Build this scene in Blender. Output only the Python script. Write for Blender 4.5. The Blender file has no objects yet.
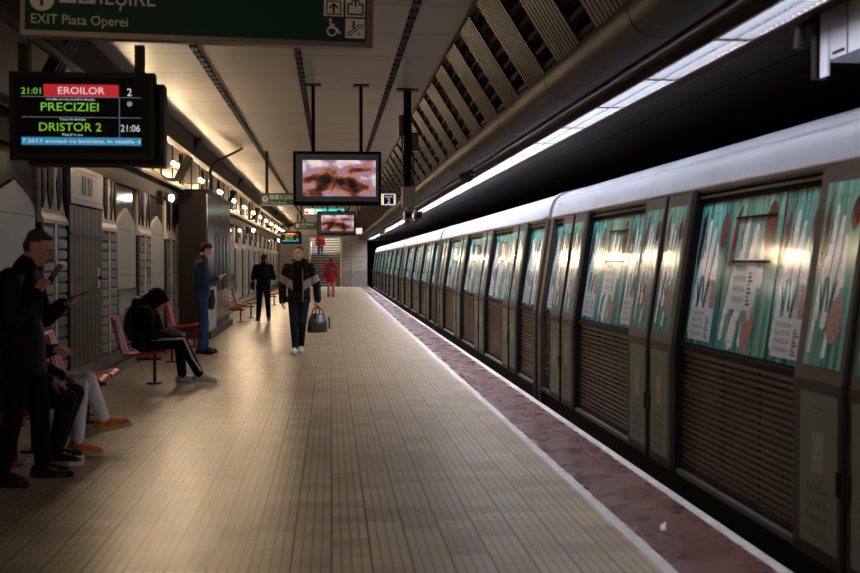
import bpy, bmesh, math, random
from mathutils import Vector, Matrix
random.seed(7)
scene = bpy.context.scene
C = scene.collection

# ------------------------------------------------------------------ camera, world, exposure
cam_data = bpy.data.cameras.new('camera')
cam = bpy.data.objects.new('camera', cam_data)
C.objects.link(cam)
cam.location = (0, 0, 1.53)
cam.rotation_euler = (math.radians(90 - 1.2235), 0, math.radians(-4.7387))
cam_data.sensor_width = 36.0
cam_data.lens = 36.0 * 1194.0 / 860.0
cam_data.clip_end = 300
cam_data.dof.use_dof = True
cam_data.dof.focus_distance = 17.0
cam_data.dof.aperture_fstop = 3.2
scene.camera = cam

world = bpy.data.worlds.new('world')
scene.world = world
world.use_nodes = True
world.node_tree.nodes['Background'].inputs[0].default_value = (1.0, 0.85, 0.7, 1)
world.node_tree.nodes['Background'].inputs[1].default_value = 0.006

vs = scene.view_settings
vs.view_transform = 'Standard'
vs.look = 'None'
vs.gamma = 1.0
vs.use_curve_mapping = False
vs.exposure = 0.53
STRIP_POWER = 42.0
GLOBE_POWER = 760.0
SPOT_POWER = 60.0
TUNNEL_POWER = 45.0

# ------------------------------------------------------------------ helpers: colours and materials
def lin(c):
    c = c / 255.0
    return c / 12.92 if c <= 0.04045 else ((c + 0.055) / 1.055) ** 2.4

def rgb(r, g, b):
    return (lin(r), lin(g), lin(b), 1.0)

def mat(name, col, rough=0.5, metal=0.0, emit=None, power=0.0, noise=0.0, nscale=8.0, bump=0.0, bscale=40.0, coat=0.0, spec=None):
    m = bpy.data.materials.new(name)
    m.use_nodes = True
    nt = m.node_tree
    b = nt.nodes['Principled BSDF']
    b.inputs['Base Color'].default_value = rgb(*col)
    b.inputs['Roughness'].default_value = rough
    b.inputs['Metallic'].default_value = metal
    if coat:
        b.inputs['Coat Weight'].default_value = coat
        b.inputs['Coat Roughness'].default_value = 0.06
    if spec is not None:
        b.inputs['Specular IOR Level'].default_value = spec
    if emit is not None:
        b.inputs['Emission Color'].default_value = rgb(*emit)
        b.inputs['Emission Strength'].default_value = power
    if noise or bump:
        tc = nt.nodes.new('ShaderNodeTexCoord')
        if noise:
            n = nt.nodes.new('ShaderNodeTexNoise')
            n.inputs['Scale'].default_value = nscale
            n.inputs['Detail'].default_value = 6
            nt.links.new(tc.outputs['Object'], n.inputs['Vector'])
            r = nt.nodes.new('ShaderNodeValToRGB')
            c = rgb(*col)
            r.color_ramp.elements[0].position = 0.3
            r.color_ramp.elements[1].position = 0.7
            r.color_ramp.elements[0].color = tuple(x * (1 - noise) for x in c[:3]) + (1,)
            r.color_ramp.elements[1].color = tuple(min(1, x * (1 + noise)) for x in c[:3]) + (1,)
            nt.links.new(n.outputs['Fac'], r.inputs['Fac'])
            nt.links.new(r.outputs['Color'], b.inputs['Base Color'])
        if bump:
            n2 = nt.nodes.new('ShaderNodeTexNoise')
            n2.inputs['Scale'].default_value = bscale
            n2.inputs['Detail'].default_value = 4
            nt.links.new(tc.outputs['Object'], n2.inputs['Vector'])
            bp = nt.nodes.new('ShaderNodeBump')
            bp.inputs['Strength'].default_value = bump
            bp.inputs['Distance'].default_value = 0.02
            nt.links.new(n2.outputs['Fac'], bp.inputs['Height'])
            nt.links.new(bp.outputs['Normal'], b.inputs['Normal'])
    return m

class NB:
    """small node-building helper working on one material"""
    def __init__(s, m):
        s.nt = m.node_tree
        s.b = s.nt.nodes['Principled BSDF']
    def n(s, t, **kw):
        x = s.nt.nodes.new(t)
        for k, v in kw.items():
            setattr(x, k, v)
        return x
    def l(s, a, b):
        s.nt.links.new(a, b)
    def math(s, op, a, b=None, c=None):
        x = s.n('ShaderNodeMath', operation=op)
        for i, v in enumerate((a, b, c)):
            if v is None: continue
            if isinstance(v, (int, float)): x.inputs[i].default_value = v
            else: s.l(v, x.inputs[i])
        return x.outputs[0]
    def mix(s, f, a, b):
        x = s.n('ShaderNodeMix', data_type='RGBA')
        for i, v in ((0, f), (6, a), (7, b)):
            if isinstance(v, (int, float)): x.inputs[i].default_value = v
            elif isinstance(v, tuple): x.inputs[i].default_value = v
            else: s.l(v, x.inputs[i])
        return x.outputs[2]
    def line(s, coord, period, width, offset=0.0):
        """1 on a line of the given width repeated every period along coord"""
        f = s.math('FRACT', s.math('DIVIDE', s.math('ADD', coord, offset + 1000 * period), period))
        d = s.math('ABSOLUTE', s.math('SUBTRACT', f, 0.5))
        return s.math('GREATER_THAN', d, 0.5 - width / period / 2)
    def cell(s, coord, period, offset=0.0):
        return s.math('FLOOR', s.math('DIVIDE', s.math('ADD', coord, offset + 1000 * period), period))

def floor_material():
    m = mat('beige_ribbed_tile', (150, 125, 92), 0.33)
    k = NB(m)
    tc = k.n('ShaderNodeTexCoord')
    sp = k.n('ShaderNodeSeparateXYZ')
    k.l(tc.outputs['Object'], sp.inputs[0])
    x, y = sp.outputs[0], sp.outputs[1]
    P = 0.205
    joint = k.math('MAXIMUM', k.line(x, P, 0.011), k.line(y, P, 0.006))
    rib = k.math('MAXIMUM', k.line(x, P / 4, 0.009), k.line(y, P / 4, 0.006))
    cx, cy = k.cell(x, P), k.cell(y, P)
    cb = k.n('ShaderNodeCombineXYZ')
    k.l(cx, cb.inputs[0]); k.l(cy, cb.inputs[1])
    wn = k.n('ShaderNodeTexWhiteNoise', noise_dimensions='2D')
    k.l(cb.outputs[0], wn.inputs['Vector'])
    ramp = k.n('ShaderNodeValToRGB')
    ramp.color_ramp.elements[0].color = rgb(156, 135, 105)
    ramp.color_ramp.elements[1].color = rgb(186, 167, 137)
    k.l(wn.outputs['Value'], ramp.inputs['Fac'])
    n = k.n('ShaderNodeTexNoise')
    n.inputs['Scale'].default_value = 0.6
    n.inputs['Detail'].default_value = 5
    k.l(tc.outputs['Object'], n.inputs['Vector'])
    r2 = k.n('ShaderNodeValToRGB')
    r2.color_ramp.elements[0].position = 0.3
    r2.color_ramp.elements[1].position = 0.75
    r2.color_ramp.elements[0].color = (0.72, 0.68, 0.62, 1)
    r2.color_ramp.elements[1].color = (1, 1, 1, 1)
    k.l(n.outputs['Fac'], r2.inputs['Fac'])
    mul = k.n('ShaderNodeMix', data_type='RGBA', blend_type='MULTIPLY')
    mul.inputs[0].default_value = 1.0
    k.l(ramp.outputs['Color'], mul.inputs[6]); k.l(r2.outputs['Color'], mul.inputs[7])
    c1 = k.mix(k.math('MULTIPLY', rib, 0.7), mul.outputs[2], rgb(70, 54, 36))
    c2 = k.mix(k.math('MULTIPLY', joint, 0.95), c1, rgb(34, 26, 18))
    k.l(c2, k.b.inputs['Base Color'])
    bp = k.n('ShaderNodeBump')
    bp.inputs['Strength'].default_value = 0.5
    bp.inputs['Distance'].default_value = 0.004
    h = k.math('SUBTRACT', 1.0, k.math('MAXIMUM', joint, k.math('MULTIPLY', rib, 0.6)))
    k.l(h, bp.inputs['Height'])
    k.l(bp.outputs['Normal'], k.b.inputs['Normal'])
    return m

def marble_material():
    m = mat('red_marble', (88, 58, 56), 0.22)
    k = NB(m)
    tc = k.n('ShaderNodeTexCoord')
    n = k.n('ShaderNodeTexNoise'); n.inputs['Scale'].default_value = 3.2; n.inputs['Detail'].default_value = 6; n.inputs['Roughness'].default_value = 0.55
    k.l(tc.outputs['Object'], n.inputs['Vector'])
    r = k.n('ShaderNodeValToRGB')
    e = r.color_ramp.elements
    e[0].position = 0.28; e[0].color = rgb(84, 56, 54)
    e[1].position = 0.66; e[1].color = rgb(98, 66, 61)
    x = e.new(0.84); x.color = rgb(150, 126, 120)
    k.l(n.outputs['Fac'], r.inputs['Fac'])
    sp = k.n('ShaderNodeSeparateXYZ'); k.l(tc.outputs['Object'], sp.inputs[0])
    wn = k.n('ShaderNodeTexWhiteNoise', noise_dimensions='1D'); k.l(k.cell(sp.outputs[1], 0.9), wn.inputs['W'])
    c = k.mix(k.math('MULTIPLY', wn.outputs['Value'], 0.35), r.outputs['Color'], rgb(104, 72, 66))
    c = k.mix(k.line(sp.outputs[1], 0.9, 0.008), c, rgb(40, 28, 28))
    k.l(c, k.b.inputs['Base Color'])
    r3 = k.n('ShaderNodeMapRange'); r3.inputs[3].default_value = 0.16; r3.inputs[4].default_value = 0.4
    k.l(n.outputs['Fac'], r3.inputs[0]); k.l(r3.outputs[0], k.b.inputs['Roughness'])
    return m

def panel_material(name, col, py, pz, rough=0.3, joint=0.012, dark=(20, 17, 15), axis=(1, 2), var=0.25, noise_scale=14.0):
    """stone or metal cladding in panels py by pz with dark joints"""
    m = mat(name, col, rough)
    k = NB(m)
    tc = k.n('ShaderNodeTexCoord')
    sp = k.n('ShaderNodeSeparateXYZ'); k.l(tc.outputs['Object'], sp.inputs[0])
    a, b = sp.outputs[axis[0]], sp.outputs[axis[1]]
    cb = k.n('ShaderNodeCombineXYZ'); k.l(k.cell(a, py), cb.inputs[0]); k.l(k.cell(b, pz), cb.inputs[1])
    wn = k.n('ShaderNodeTexWhiteNoise', noise_dimensions='2D'); k.l(cb.outputs[0], wn.inputs['Vector'])
    n = k.n('ShaderNodeTexNoise'); n.inputs['Scale'].default_value = noise_scale; n.inputs['Detail'].default_value = 8
    k.l(tc.outputs['Object'], n.inputs['Vector'])
    f = k.math('MULTIPLY_ADD', n.outputs['Fac'], 0.6, k.math('MULTIPLY', wn.outputs['Value'], 0.4))
    r = k.n('ShaderNodeValToRGB')
    c = rgb(*col)
    r.color_ramp.elements[0].position = 0.3; r.color_ramp.elements[1].position = 0.75
    r.color_ramp.elements[0].color = tuple(v * (1 - var) for v in c[:3]) + (1,)
    r.color_ramp.elements[1].color = tuple(min(1, v * (1 + var)) for v in c[:3]) + (1,)
    k.l(f, r.inputs['Fac'])
    j = k.line(b, pz, joint) if py > 30 else k.math('MAXIMUM', k.line(a, py, joint), k.line(b, pz, joint))
    k.l(k.mix(j, r.outputs['Color'], rgb(*dark)), k.b.inputs['Base Color'])
    return m

M = {}
M['tile'] = floor_material()
M['marble'] = marble_material()
M['edge_white'] = mat('worn_white_edge', (176, 172, 166), 0.55, noise=0.2, nscale=12)
M['ceiling'] = panel_material('ceiling_panel', (150, 140, 128), 40.0, 1.3, 0.5, 0.022, (34, 29, 24), axis=(0, 1), var=0.1, noise_scale=0.7)
M['black'] = mat('black_paint', (14, 13, 13), 0.45)
M['rail_black'] = mat('black_rail', (12, 11, 10), 0.6)
M['dark_void'] = mat('dark_concrete', (26, 24, 23), 0.9, noise=0.3, nscale=2)
M['track_ceiling'] = panel_material('track_ceiling_panel', (88, 84, 80), 1.1, 1.3, 0.7, 0.03, (14, 13, 12), axis=(0, 1), var=0.15, noise_scale=1)
M['brown_slat'] = mat('brown_slat', (46, 36, 29), 0.42, noise=0.35, nscale=3)
M['brown_beam'] = mat('rusty_beam', (44, 36, 32), 0.5, metal=0.2, noise=0.4, nscale=2.5, bump=0.2, bscale=9)
M['fascia'] = mat('dark_brown_fascia', (70, 57, 48), 0.5, noise=0.2, nscale=3)
M['lamp_metal'] = mat('lamp_housing', (120, 112, 102), 0.4, metal=0.3)
M['stone_dark'] = panel_material('polished_grey_stone', (70, 62, 56), 1.03, 0.62, 0.16, 0.012, (22, 19, 17), var=0.3, noise_scale=26)
M['stone_pale'] = panel_material('pale_granite', (172, 164, 146), 3.1, 0.66, 0.4, 0.01, (92, 86, 76), var=0.14, noise_scale=50)
M['stone_green'] = mat('dark_green_marble', (38, 44, 40), 0.2, noise=0.4, nscale=12)
M['plinth'] = panel_material('dark_plinth_stone', (46, 40, 36), 0.62, 0.12, 0.25, 0.012, (16, 14, 12), var=0.25)
M['brick_grey'] = mat('grey_ridged_block', (122, 112, 106), 0.32, noise=0.15, nscale=20)
M['mortar'] = mat('dark_joint', (22, 18, 18), 0.5)
M['relief_white'] = mat('white_relief_plaster', (212, 206, 196), 0.5, noise=0.08, nscale=20)
M['relief_dark'] = mat('dark_relief_metal', (26, 20, 19), 0.6, noise=0.3, nscale=10)
M['panel_white'] = mat('pale_wall_panel', (104, 98, 90), 0.45, noise=0.08, nscale=4)
M['brown_wall'] = mat('brown_wall_band', (40, 33, 29), 0.7, noise=0.2, nscale=8)
M['door_wood'] = mat('grey_wood', (96, 84, 70), 0.5, noise=0.25, nscale=6)
M['brass'] = mat('dull_brass', (120, 96, 56), 0.35, metal=0.8)
M['concrete'] = panel_material('raw_concrete', (140, 132, 122), 1.2, 0.9, 0.7, 0.02, (70, 64, 58), axis=(0, 2), var=0.3, noise_scale=6)
M['kiosk_metal'] = mat('brushed_dark_metal', (96, 92, 90), 0.18, metal=0.75, noise=0.1, nscale=4)
M['kiosk_brown'] = mat('dark_brown_panel', (48, 40, 35), 0.4)
M['dark_red'] = mat('dark_red_paint', (74, 24, 20), 0.4)
M['glow_globe'] = mat('warm_globe', (255, 236, 200), 0.4, emit=(255, 222, 176), power=GLOBE_POWER)
M['glow_spot'] = mat('cool_globe', (255, 250, 240), 0.4, emit=(255, 240, 222), power=SPOT_POWER)
M['glow_strip'] = mat('tube_light', (240, 244, 255), 0.4, emit=(238, 240, 255), power=STRIP_POWER * 1.9)
M['glow_strip_dim'] = mat('dim_tube_light', (240, 244, 255), 0.4, emit=(238, 240, 255), power=STRIP_POWER * 0.55)
M['glow_tunnel'] = mat('stair_light', (240, 244, 240), 0.4, emit=(255, 250, 236), power=TUNNEL_POWER)
M['louvre_metal'] = mat('aluminium_louvre', (74, 76, 80), 0.5)

def dull(*names, spec=0.15):
    for n in names:
        M[n].node_tree.nodes['Principled BSDF'].inputs['Specular IOR Level'].default_value = spec
dull('black', 'rail_black', 'fascia', 'brown_wall', 'relief_dark', 'brown_slat', 'brown_beam', 'door_wood', 'kiosk_brown', 'brick_grey', 'relief_white')
dull('brown_wall', 'relief_dark', 'fascia', 'brown_slat', spec=0.03)
dull('brown_beam', spec=0.06)

# ------------------------------------------------------------------ helpers: geometry
class MB:
    def __init__(s):
        s.v, s.f, s.m, s.sm = [], [], [], []
        s.mats = []
    def mi(s, m):
        if m not in s.mats: s.mats.append(m)
        return s.mats.index(m)
    def face(s, pts, m, smooth=False):
        i = len(s.v)
        s.v += [tuple(p) for p in pts]
        s.f.append(tuple(range(i, i + len(pts)))); s.m.append(s.mi(m)); s.sm.append(smooth)
    def raw(s, verts, faces, m, smooth=False):
        i = len(s.v)
        s.v += [tuple(p) for p in verts]
        k = s.mi(m)
        for f in faces:
            s.f.append(tuple(i + j for j in f)); s.m.append(k); s.sm.append(smooth)
    def box(s, a, b, m, rot=None, org=None):
        x0, y0, z0 = a; x1, y1, z1 = b
        V = [Vector(p) for p in ((x0,y0,z0),(x1,y0,z0),(x1,y1,z0),(x0,y1,z0),(x0,y0,z1),(x1,y0,z1),(x1,y1,z1),(x0,y1,z1))]
        if rot is not None:
            o = Vector(org) if org is not None else (V[0] + V[6]) / 2
            V = [rot @ (p - o) + o for p in V]
        s.raw(V, [(3,2,1,0),(4,5,6,7),(0,1,5,4),(1,2,6,5),(2,3,7,6),(3,0,4,7)], m)
    def prism(s, prof, y0, y1, m, axis='y', smooth=False, caps=True):
        """closed profile of (a,b): x,z for axis y; y,z for axis x; x,y for axis z"""
        n = len(prof)
        def P(p, t):
            return {'y': (p[0], t, p[1]), 'x': (t, p[0], p[1]), 'z': (p[0], p[1], t)}[axis]
        V = [P(p, y0) for p in prof] + [P(p, y1) for p in prof]
        s.raw(V, [(i, (i + 1) % n, n + (i + 1) % n, n + i) for i in range(n)], m, smooth)
        if caps:
            s.face([P(p, y0) for p in reversed(prof)], m)
            s.face([P(p, y1) for p in prof], m)
    def sheet(s, prof, y0, y1, m, smooth=False):
        n = len(prof)
        V = [(p[0], y0, p[1]) for p in prof] + [(p[0], y1, p[1]) for p in prof]
        s.raw(V, [(i, i + 1, n + i + 1, n + i) for i in range(n - 1)], m, smooth)
    def tube(s, pts, r, m, n=10, caps=True):
        pts = [Vector(p) for p in pts]
        rs = r if isinstance(r, (list, tuple)) else [r] * len(pts)
        rings = []
        ref = None
        for i, p in enumerate(pts):
            d = (pts[min(i + 1, len(pts) - 1)] - pts[max(i - 1, 0)]).normalized()
            if ref is None:
                ref = d.orthogonal().normalized()
            else:
                ref = (ref - d * ref.dot(d)).normalized()
            q = d.cross(ref)
            rings.append([p + (ref * math.cos(t) + q * math.sin(t)) * rs[i] for t in [2 * math.pi * k / n for k in range(n)]])
        V = [v for rg in rings for v in rg]
        F = []
        for i in range(len(pts) - 1):
            for k in range(n):
                F.append((i * n + k, i * n + (k + 1) % n, (i + 1) * n + (k + 1) % n, (i + 1) * n + k))
        s.raw(V, F, m, True)
        if caps:
            s.face(list(reversed(rings[0])), m); s.face(rings[-1], m)
    def ball(s, c, r, m, R=None, nu=14, nv=9):
        c = Vector(c)
        rr = (r, r, r) if isinstance(r, (int, float)) else r
        V = []
        for i in range(nv + 1):
            a = math.pi * i / nv
            for k in range(nu):
                t = 2 * math.pi * k / nu
                p = Vector((rr[0] * math.sin(a) * math.cos(t), rr[1] * math.sin(a) * math.sin(t), rr[2] * math.cos(a)))
                V.append(c + (R @ p if R is not None else p))
        F = []
        for i in range(nv):
            for k in range(nu):
                F.append((i * nu + k, (i + 1) * nu + k, (i + 1) * nu + (k + 1) % nu, i * nu + (k + 1) % nu))
        s.raw(V, F, m, True)
    def text(s, txt, org, u, v, h, m, width=None, align='l', off=0.0):
        """flat lettering: capital height h along v, set along u, optional total width"""
        verts, faces, w0 = glyphs(txt)
        u = Vector(u); v = Vector(v); n = u.cross(v).normalized()
        k = h
        kx = h if width is None else width / max(w0, 1e-6)
        W = w0 * kx
        sh = {'l': 0, 'c': -W / 2, 'r': -W}[align]
        o = Vector(org) + n * off
        s.raw([o + u * (p[0] * kx + sh) + v * (p[1] * k) for p in verts], faces, m)
    def build(s, name, parent=None, loc=None, bevel=0.0):
        me = bpy.data.meshes.new(name)
        me.from_pydata(s.v, [], s.f)
        for m in s.mats: me.materials.append(m)
        me.polygons.foreach_set('material_index', s.m)
        me.polygons.foreach_set('use_smooth', s.sm)
        me.update()
        o = bpy.data.objects.new(name, me)
        C.objects.link(o)
        if parent is not None: o.parent = parent
        if loc is not None: o.location = loc
        if bevel:
            b = o.modifiers.new('bevel', 'BEVEL'); b.width = bevel; b.segments = 2; b.limit_method = 'ANGLE'
        return o

_gl = {}
def glyphs(txt):
    if txt in _gl: return _gl[txt]
    cu = bpy.data.curves.new('glyph', 'FONT')
    cu.body = txt
    cu.size = 1.0
    cu.resolution_u = 3
    ob = bpy.data.objects.new('glyph', cu)
    C.objects.link(ob)
    dg = bpy.context.evaluated_depsgraph_get()
    me = bpy.data.meshes.new_from_object(ob.evaluated_get(dg))
    V = [tuple(v.co) for v in me.vertices]
    F = [tuple(p.vertices) for p in me.polygons]
    bpy.data.objects.remove(ob); bpy.data.curves.remove(cu); bpy.data.meshes.remove(me)
    x0 = min((v[0] for v in V), default=0)
    cap = 0.7
    V = [((v[0] - x0) / cap, v[1] / cap) for v in V]
    w = max((v[0] for v in V), default=0)
    _gl[txt] = (V, F, w)
    return _gl[txt]

def tag(o, label, cat, group=None):
    o['label'] = label; o['category'] = cat
    if group: o['group'] = group
    return o

def struct(o):
    o['kind'] = 'structure'
    return o

def thing(name, label, cat, loc=(0, 0, 0), rz=0.0, group=None):
    o = bpy.data.objects.new(name, None)
    o.empty_display_size = 0.2
    C.objects.link(o)
    o.location = loc; o.rotation_euler = (0, 0, rz)
    return tag(o, label, cat, group)

def copy_tree(o, parent=None):
    c = o.copy(); C.objects.link(c)
    if parent is not None: c.parent = parent
    for ch in list(o.children): copy_tree(ch, c)
    return c

ORD = ('first second third fourth fifth sixth seventh eighth ninth tenth eleventh twelfth thirteenth fourteenth fifteenth sixteenth '
       'seventeenth eighteenth nineteenth').split()
def nth(i):
    if i < 19: return ORD[i]
    tens = {2: 'twent', 3: 'thirt', 4: 'fort', 5: 'fift'}
    t, u = divmod(i + 1, 10)
    return tens[t] + 'ieth' if u == 0 else tens[t] + 'y-' + ORD[u - 1]

# ------------------------------------------------------------------ setting: floor, ceiling, track bed
Y0, Y1 = -7.5, 71.0
CEIL = 3.75
b = MB(); b.box((-3.2, Y0, -0.3), (1.63, Y1, 0.0), M['tile']); struct(b.build('floor'))
b = MB(); b.box((1.63, Y0, -0.3), (1.70, Y1, 0.0), M['edge_white']); struct(b.build('trim_1'))
b = MB(); b.box((1.70, Y0, -0.3), (2.19, Y1, 0.0), M['marble']); struct(b.build('floor_edge'))
b = MB(); b.box((2.19, Y0, -0.3), (2.26, Y1 + 20, 0.0), M['edge_white']); struct(b.build('trim_2'))
b = MB(); b.box((1.9, Y0, -1.25), (2.2, Y1 + 20, -0.3), M['dark_void']); b.box((2.2, Y0, -1.35), (7.2, 95, -1.25), M['dark_void']); struct(b.build('floor_track'))
b = MB(); b.box((-2.42, Y0, CEIL), (1.22, Y1, CEIL + 0.06), M['ceiling']); struct(b.build('ceiling'))
for i, x in enumerate((-1.41, -0.345, 0.735)):
    b = MB()
    b.box((x - 0.018, Y0, CEIL - 0.022), (x + 0.018, Y1, CEIL - 0.002), M['rail_black'])
    y = 4.0
    while y < Y1:
        b.box((x - 0.036, y, CEIL - 0.03), (x + 0.036, y + 0.19, CEIL - 0.002), M['rail_black'])
        y += 0.325
    struct(b.build('trim_%d' % (3 + i)))
b = MB(); b.box((2.55, Y0, 3.0), (7.2, 95, 3.1), M['track_ceiling']); struct(b.build('ceiling_track'))
b = MB(); b.box((6.6, Y0, -1.3), (6.75, 95, 3.1), M['dark_void']); struct(b.build('wall_right'))

# sloping right edge of the ceiling: dark backing, rusty beam and cover strip beside the lamps
b = MB()
b.prism([(1.22, CEIL + 0.05), (1.22, CEIL - 0.03), (1.27, CEIL - 0.05), (1.30, CEIL + 0.05)], Y0, Y1, M['fascia'])
b.prism([(1.34, 3.78), (1.80, 3.02), (1.9, 3.1), (1.45, 3.85)], Y0, Y1, M['dark_void'])
struct(b.build('ceiling_slope'))
b = MB()
prof = []
for t in range(0, 13):
    a = math.radians(140 + t * 15)
    prof.append((1.84 + 0.19 * math.cos(a), 2.95 + 0.17 * math.sin(a)))
prof += [(2.06, 3.1), (1.75, 3.14)]
y = 4.0
while y < Y1:
    b.prism(prof, y, min(y + 2.58, Y1), M['brown_beam'], smooth=True); y += 2.6
struct(b.build('beam_rusty'))
b = MB()
b.box((2.0, Y0, 2.86), (2.22, Y1, 2.9), M['fascia'])
b.tube([(2.05, Y0, 2.845), (2.05, Y1, 2.845)], 0.018, M['lamp_metal'], 8)
b.box((2.42, Y0, 2.84), (2.6, Y1, 2.99), M['fascia'])
struct(b.build('trim_6'))

# slatted sloping panels
def slat_panel_mesh():
    b = MB()
    top, bot = Vector((1.245, 0, 3.70)), Vector((1.70, 0, 2.98))
    d = (bot - top); nrm = Vector((-d.z, 0, d.x)).normalized()
    if nrm.x > 0: nrm = -nrm
    n = 9; w = 0.80 / n
    for k in range(n):
        ya, yb = k * w, k * w + w * 0.72
        P = [top + Vector((0, ya, 0)), bot + Vector((0, ya, 0)), bot + Vector((0, yb, 0)), top + Vector((0, yb, 0))]
        V = P + [p + nrm * 0.035 for p in P]
        b.raw(V, [(0,1,2,3),(7,6,5,4),(0,4,5,1),(1,5,6,2),(2,6,7,3),(3,7,4,0)], M['brown_slat'])
    P = [top, bot, bot + Vector((0, 0.8, 0)), top + Vector((0, 0.8, 0))]
    b.face([p - nrm * 0.002 for p in P], M['fascia'])
    rg = MB()
    for k in range(7):
        c = top + d * ((k + 0.5) / 7)
        rg.box((c.x - 0.02, 0.8, c.z - 0.02), (c.x + 0.02, 1.3, c.z + 0.02), M['brown_slat'])
    return b, rg
sb, rb = slat_panel_mesh()
p0 = thing('ceiling_slat_panel', '', 'ceiling panel', (0, 0, 0), 0, 'slatted sloping panels above the platform edge')
sb.build('slat_board', p0); rb.build('ladder_rungs', p0)
for i in range(46):
    o = p0 if i == 0 else copy_tree(p0)
    o.location = (0, 6.6 + 1.3 * i, 0)
    o['label'] = 'brown slatted sloping panel above the lamp strip, %s along from the near end' % nth(i)

# tube-light strip: one luminaire after another
l0 = thing('strip_lamp', '', 'lamp', (2.31, 0, 2.85), 0, 'strip lamps in a line above the platform edge')
b = MB()
b.box((-0.11, 0, 0.0), (0.11, 1.515, 0.06), M['lamp_metal'])
b.box((-0.11, 0, -0.05), (0.11, 0.02, 0.06), M['lamp_metal']); b.box((-0.11, 1.495, -0.05), (0.11, 1.515, 0.06), M['lamp_metal'])
b.box((-0.125, 0, -0.05), (-0.105, 1.515, 0.06), M['lamp_metal']); b.box((0.105, 0, -0.05), (0.125, 1.515, 0.06), M['lamp_metal'])
b.build('housing', l0)
b = MB(); b.box((-0.1, 0.03, -0.004), (0.1, 1.485, 0.0), M['glow_strip']); dif = b.build('diffuser', l0)
b = MB()
for k in range(19):
    b.box((-0.1, 0.05 + k * 0.078, -0.05), (0.1, 0.054 + k * 0.078, -0.012), M['louvre_metal'])
for x in (-0.002,):
    b.box((x, 0.0, -0.05), (x + 0.004, 1.5, -0.012), M['louvre_metal'])
b.build('louvre', l0)
meshes = [dif.data]
tubes = [M['glow_strip_dim']] + [mat('stepped_tube_light', (240, 244, 255), 0.4, emit=(238, 240, 255), power=STRIP_POWER * f) for f in (0.42, 0.5, 0.62, 0.78, 0.96, 1.16, 1.4, 1.65)]  # near tubes dimmed in steps so the near platform comes out darker
for tm in tubes:
    me = dif.data.copy(); me.materials[0] = tm; meshes.append(me)
lamps = []
for i in range(43): lamps.append((5.2 + 1.52 * i, 0 if i > 7 else i + 2, 'white louvred strip lamp above the platform edge, %s in the line from the camera' % nth(i)))
for i in range(8): lamps.append((5.2 - 1.52 * (i + 1), 1, 'dimmer strip lamp behind the camera, %s back from the first visible one' % nth(i)))
for i, (y, w, lb) in enumerate(lamps):
    o = l0 if i == 0 else copy_tree(l0)
    o.location = (2.31, y, 2.85)
    o['label'] = lb
    for c in o.children:
        if c.name.startswith('diffuser'): c.data = meshes[w]

# ------------------------------------------------------------------ setting: left wall
WX = -3.0           # recessed wall face
b = MB()
b.box((WX - 0.2, Y0, 0.0), (WX, Y1, 2.62), M['stone_dark'])
struct(b.build('wall_left'))
b = MB(); b.box((WX - 0.2, Y0, 2.62), (WX + 0.06, Y1, 2.93), M['brown_wall']); struct(b.build('trim_7'))
b = MB()
b.box((WX - 0.2, Y0, 2.93), (WX + 0.14, Y1, 2.97), M['fascia'])
for dx, dz, r in ((0.1, 3.0, 0.02), (0.05, 2.99, 0.015), (0.13, 2.91, 0.014)):
    b.tube([(WX + dx, Y0, dz), (WX + dx, Y1, dz)], r, M['fascia'], 8)
struct(b.build('trim_8'))
b = MB(); b.box((WX - 0.2, Y0, 2.97), (WX - 0.02, Y1, CEIL + 0.06), M['panel_white'])
y = 4.55
while y < Y1:
    b.box((WX - 0.02, y, 2.97), (WX, y + 0.05, CEIL), M['fascia']); y += 1.55
b.box((WX - 0.2, Y0, CEIL), (-2.42, Y1, CEIL + 0.06), M['fascia'])
struct(b.build('wall_upper'))
b = MB(); b.prism([(-2.42, CEIL + 0.05), (-2.42, 3.40), (-2.50, 3.36), (-2.56, 3.44), (-2.5, CEIL + 0.05)], Y0, Y1, M['fascia']); struct(b.build('beam_left'))
b = MB()
b.box((WX, Y0, 0.0), (WX + 0.05, Y1, 0.30), M['plinth']); b.box((WX, Y0, 0.0), (WX + 0.10, Y1, 0.12), M['plinth'])
struct(b.build('baseboard_left'))

def wavy(b, y, z0, z1, x, amp, w, m, n=18):
    pts = []
    for k in range(n + 1):
        t = k / n
        pts.append((y + amp * math.sin(t * 9.5), z0 + (z1 - z0) * t, w * (0.55 + 0.45 * abs(math.sin(t * 9.5 + 0.8)))))
    for k in range(n):
        a, c = pts[k], pts[k + 1]
        b.raw([(x, a[0] - a[2], a[1]), (x, a[0] + a[2], a[1]), (x, c[0] + c[2], c[1]), (x, c[0] - c[2], c[1])], [(0, 1, 2, 3)], m)

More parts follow.
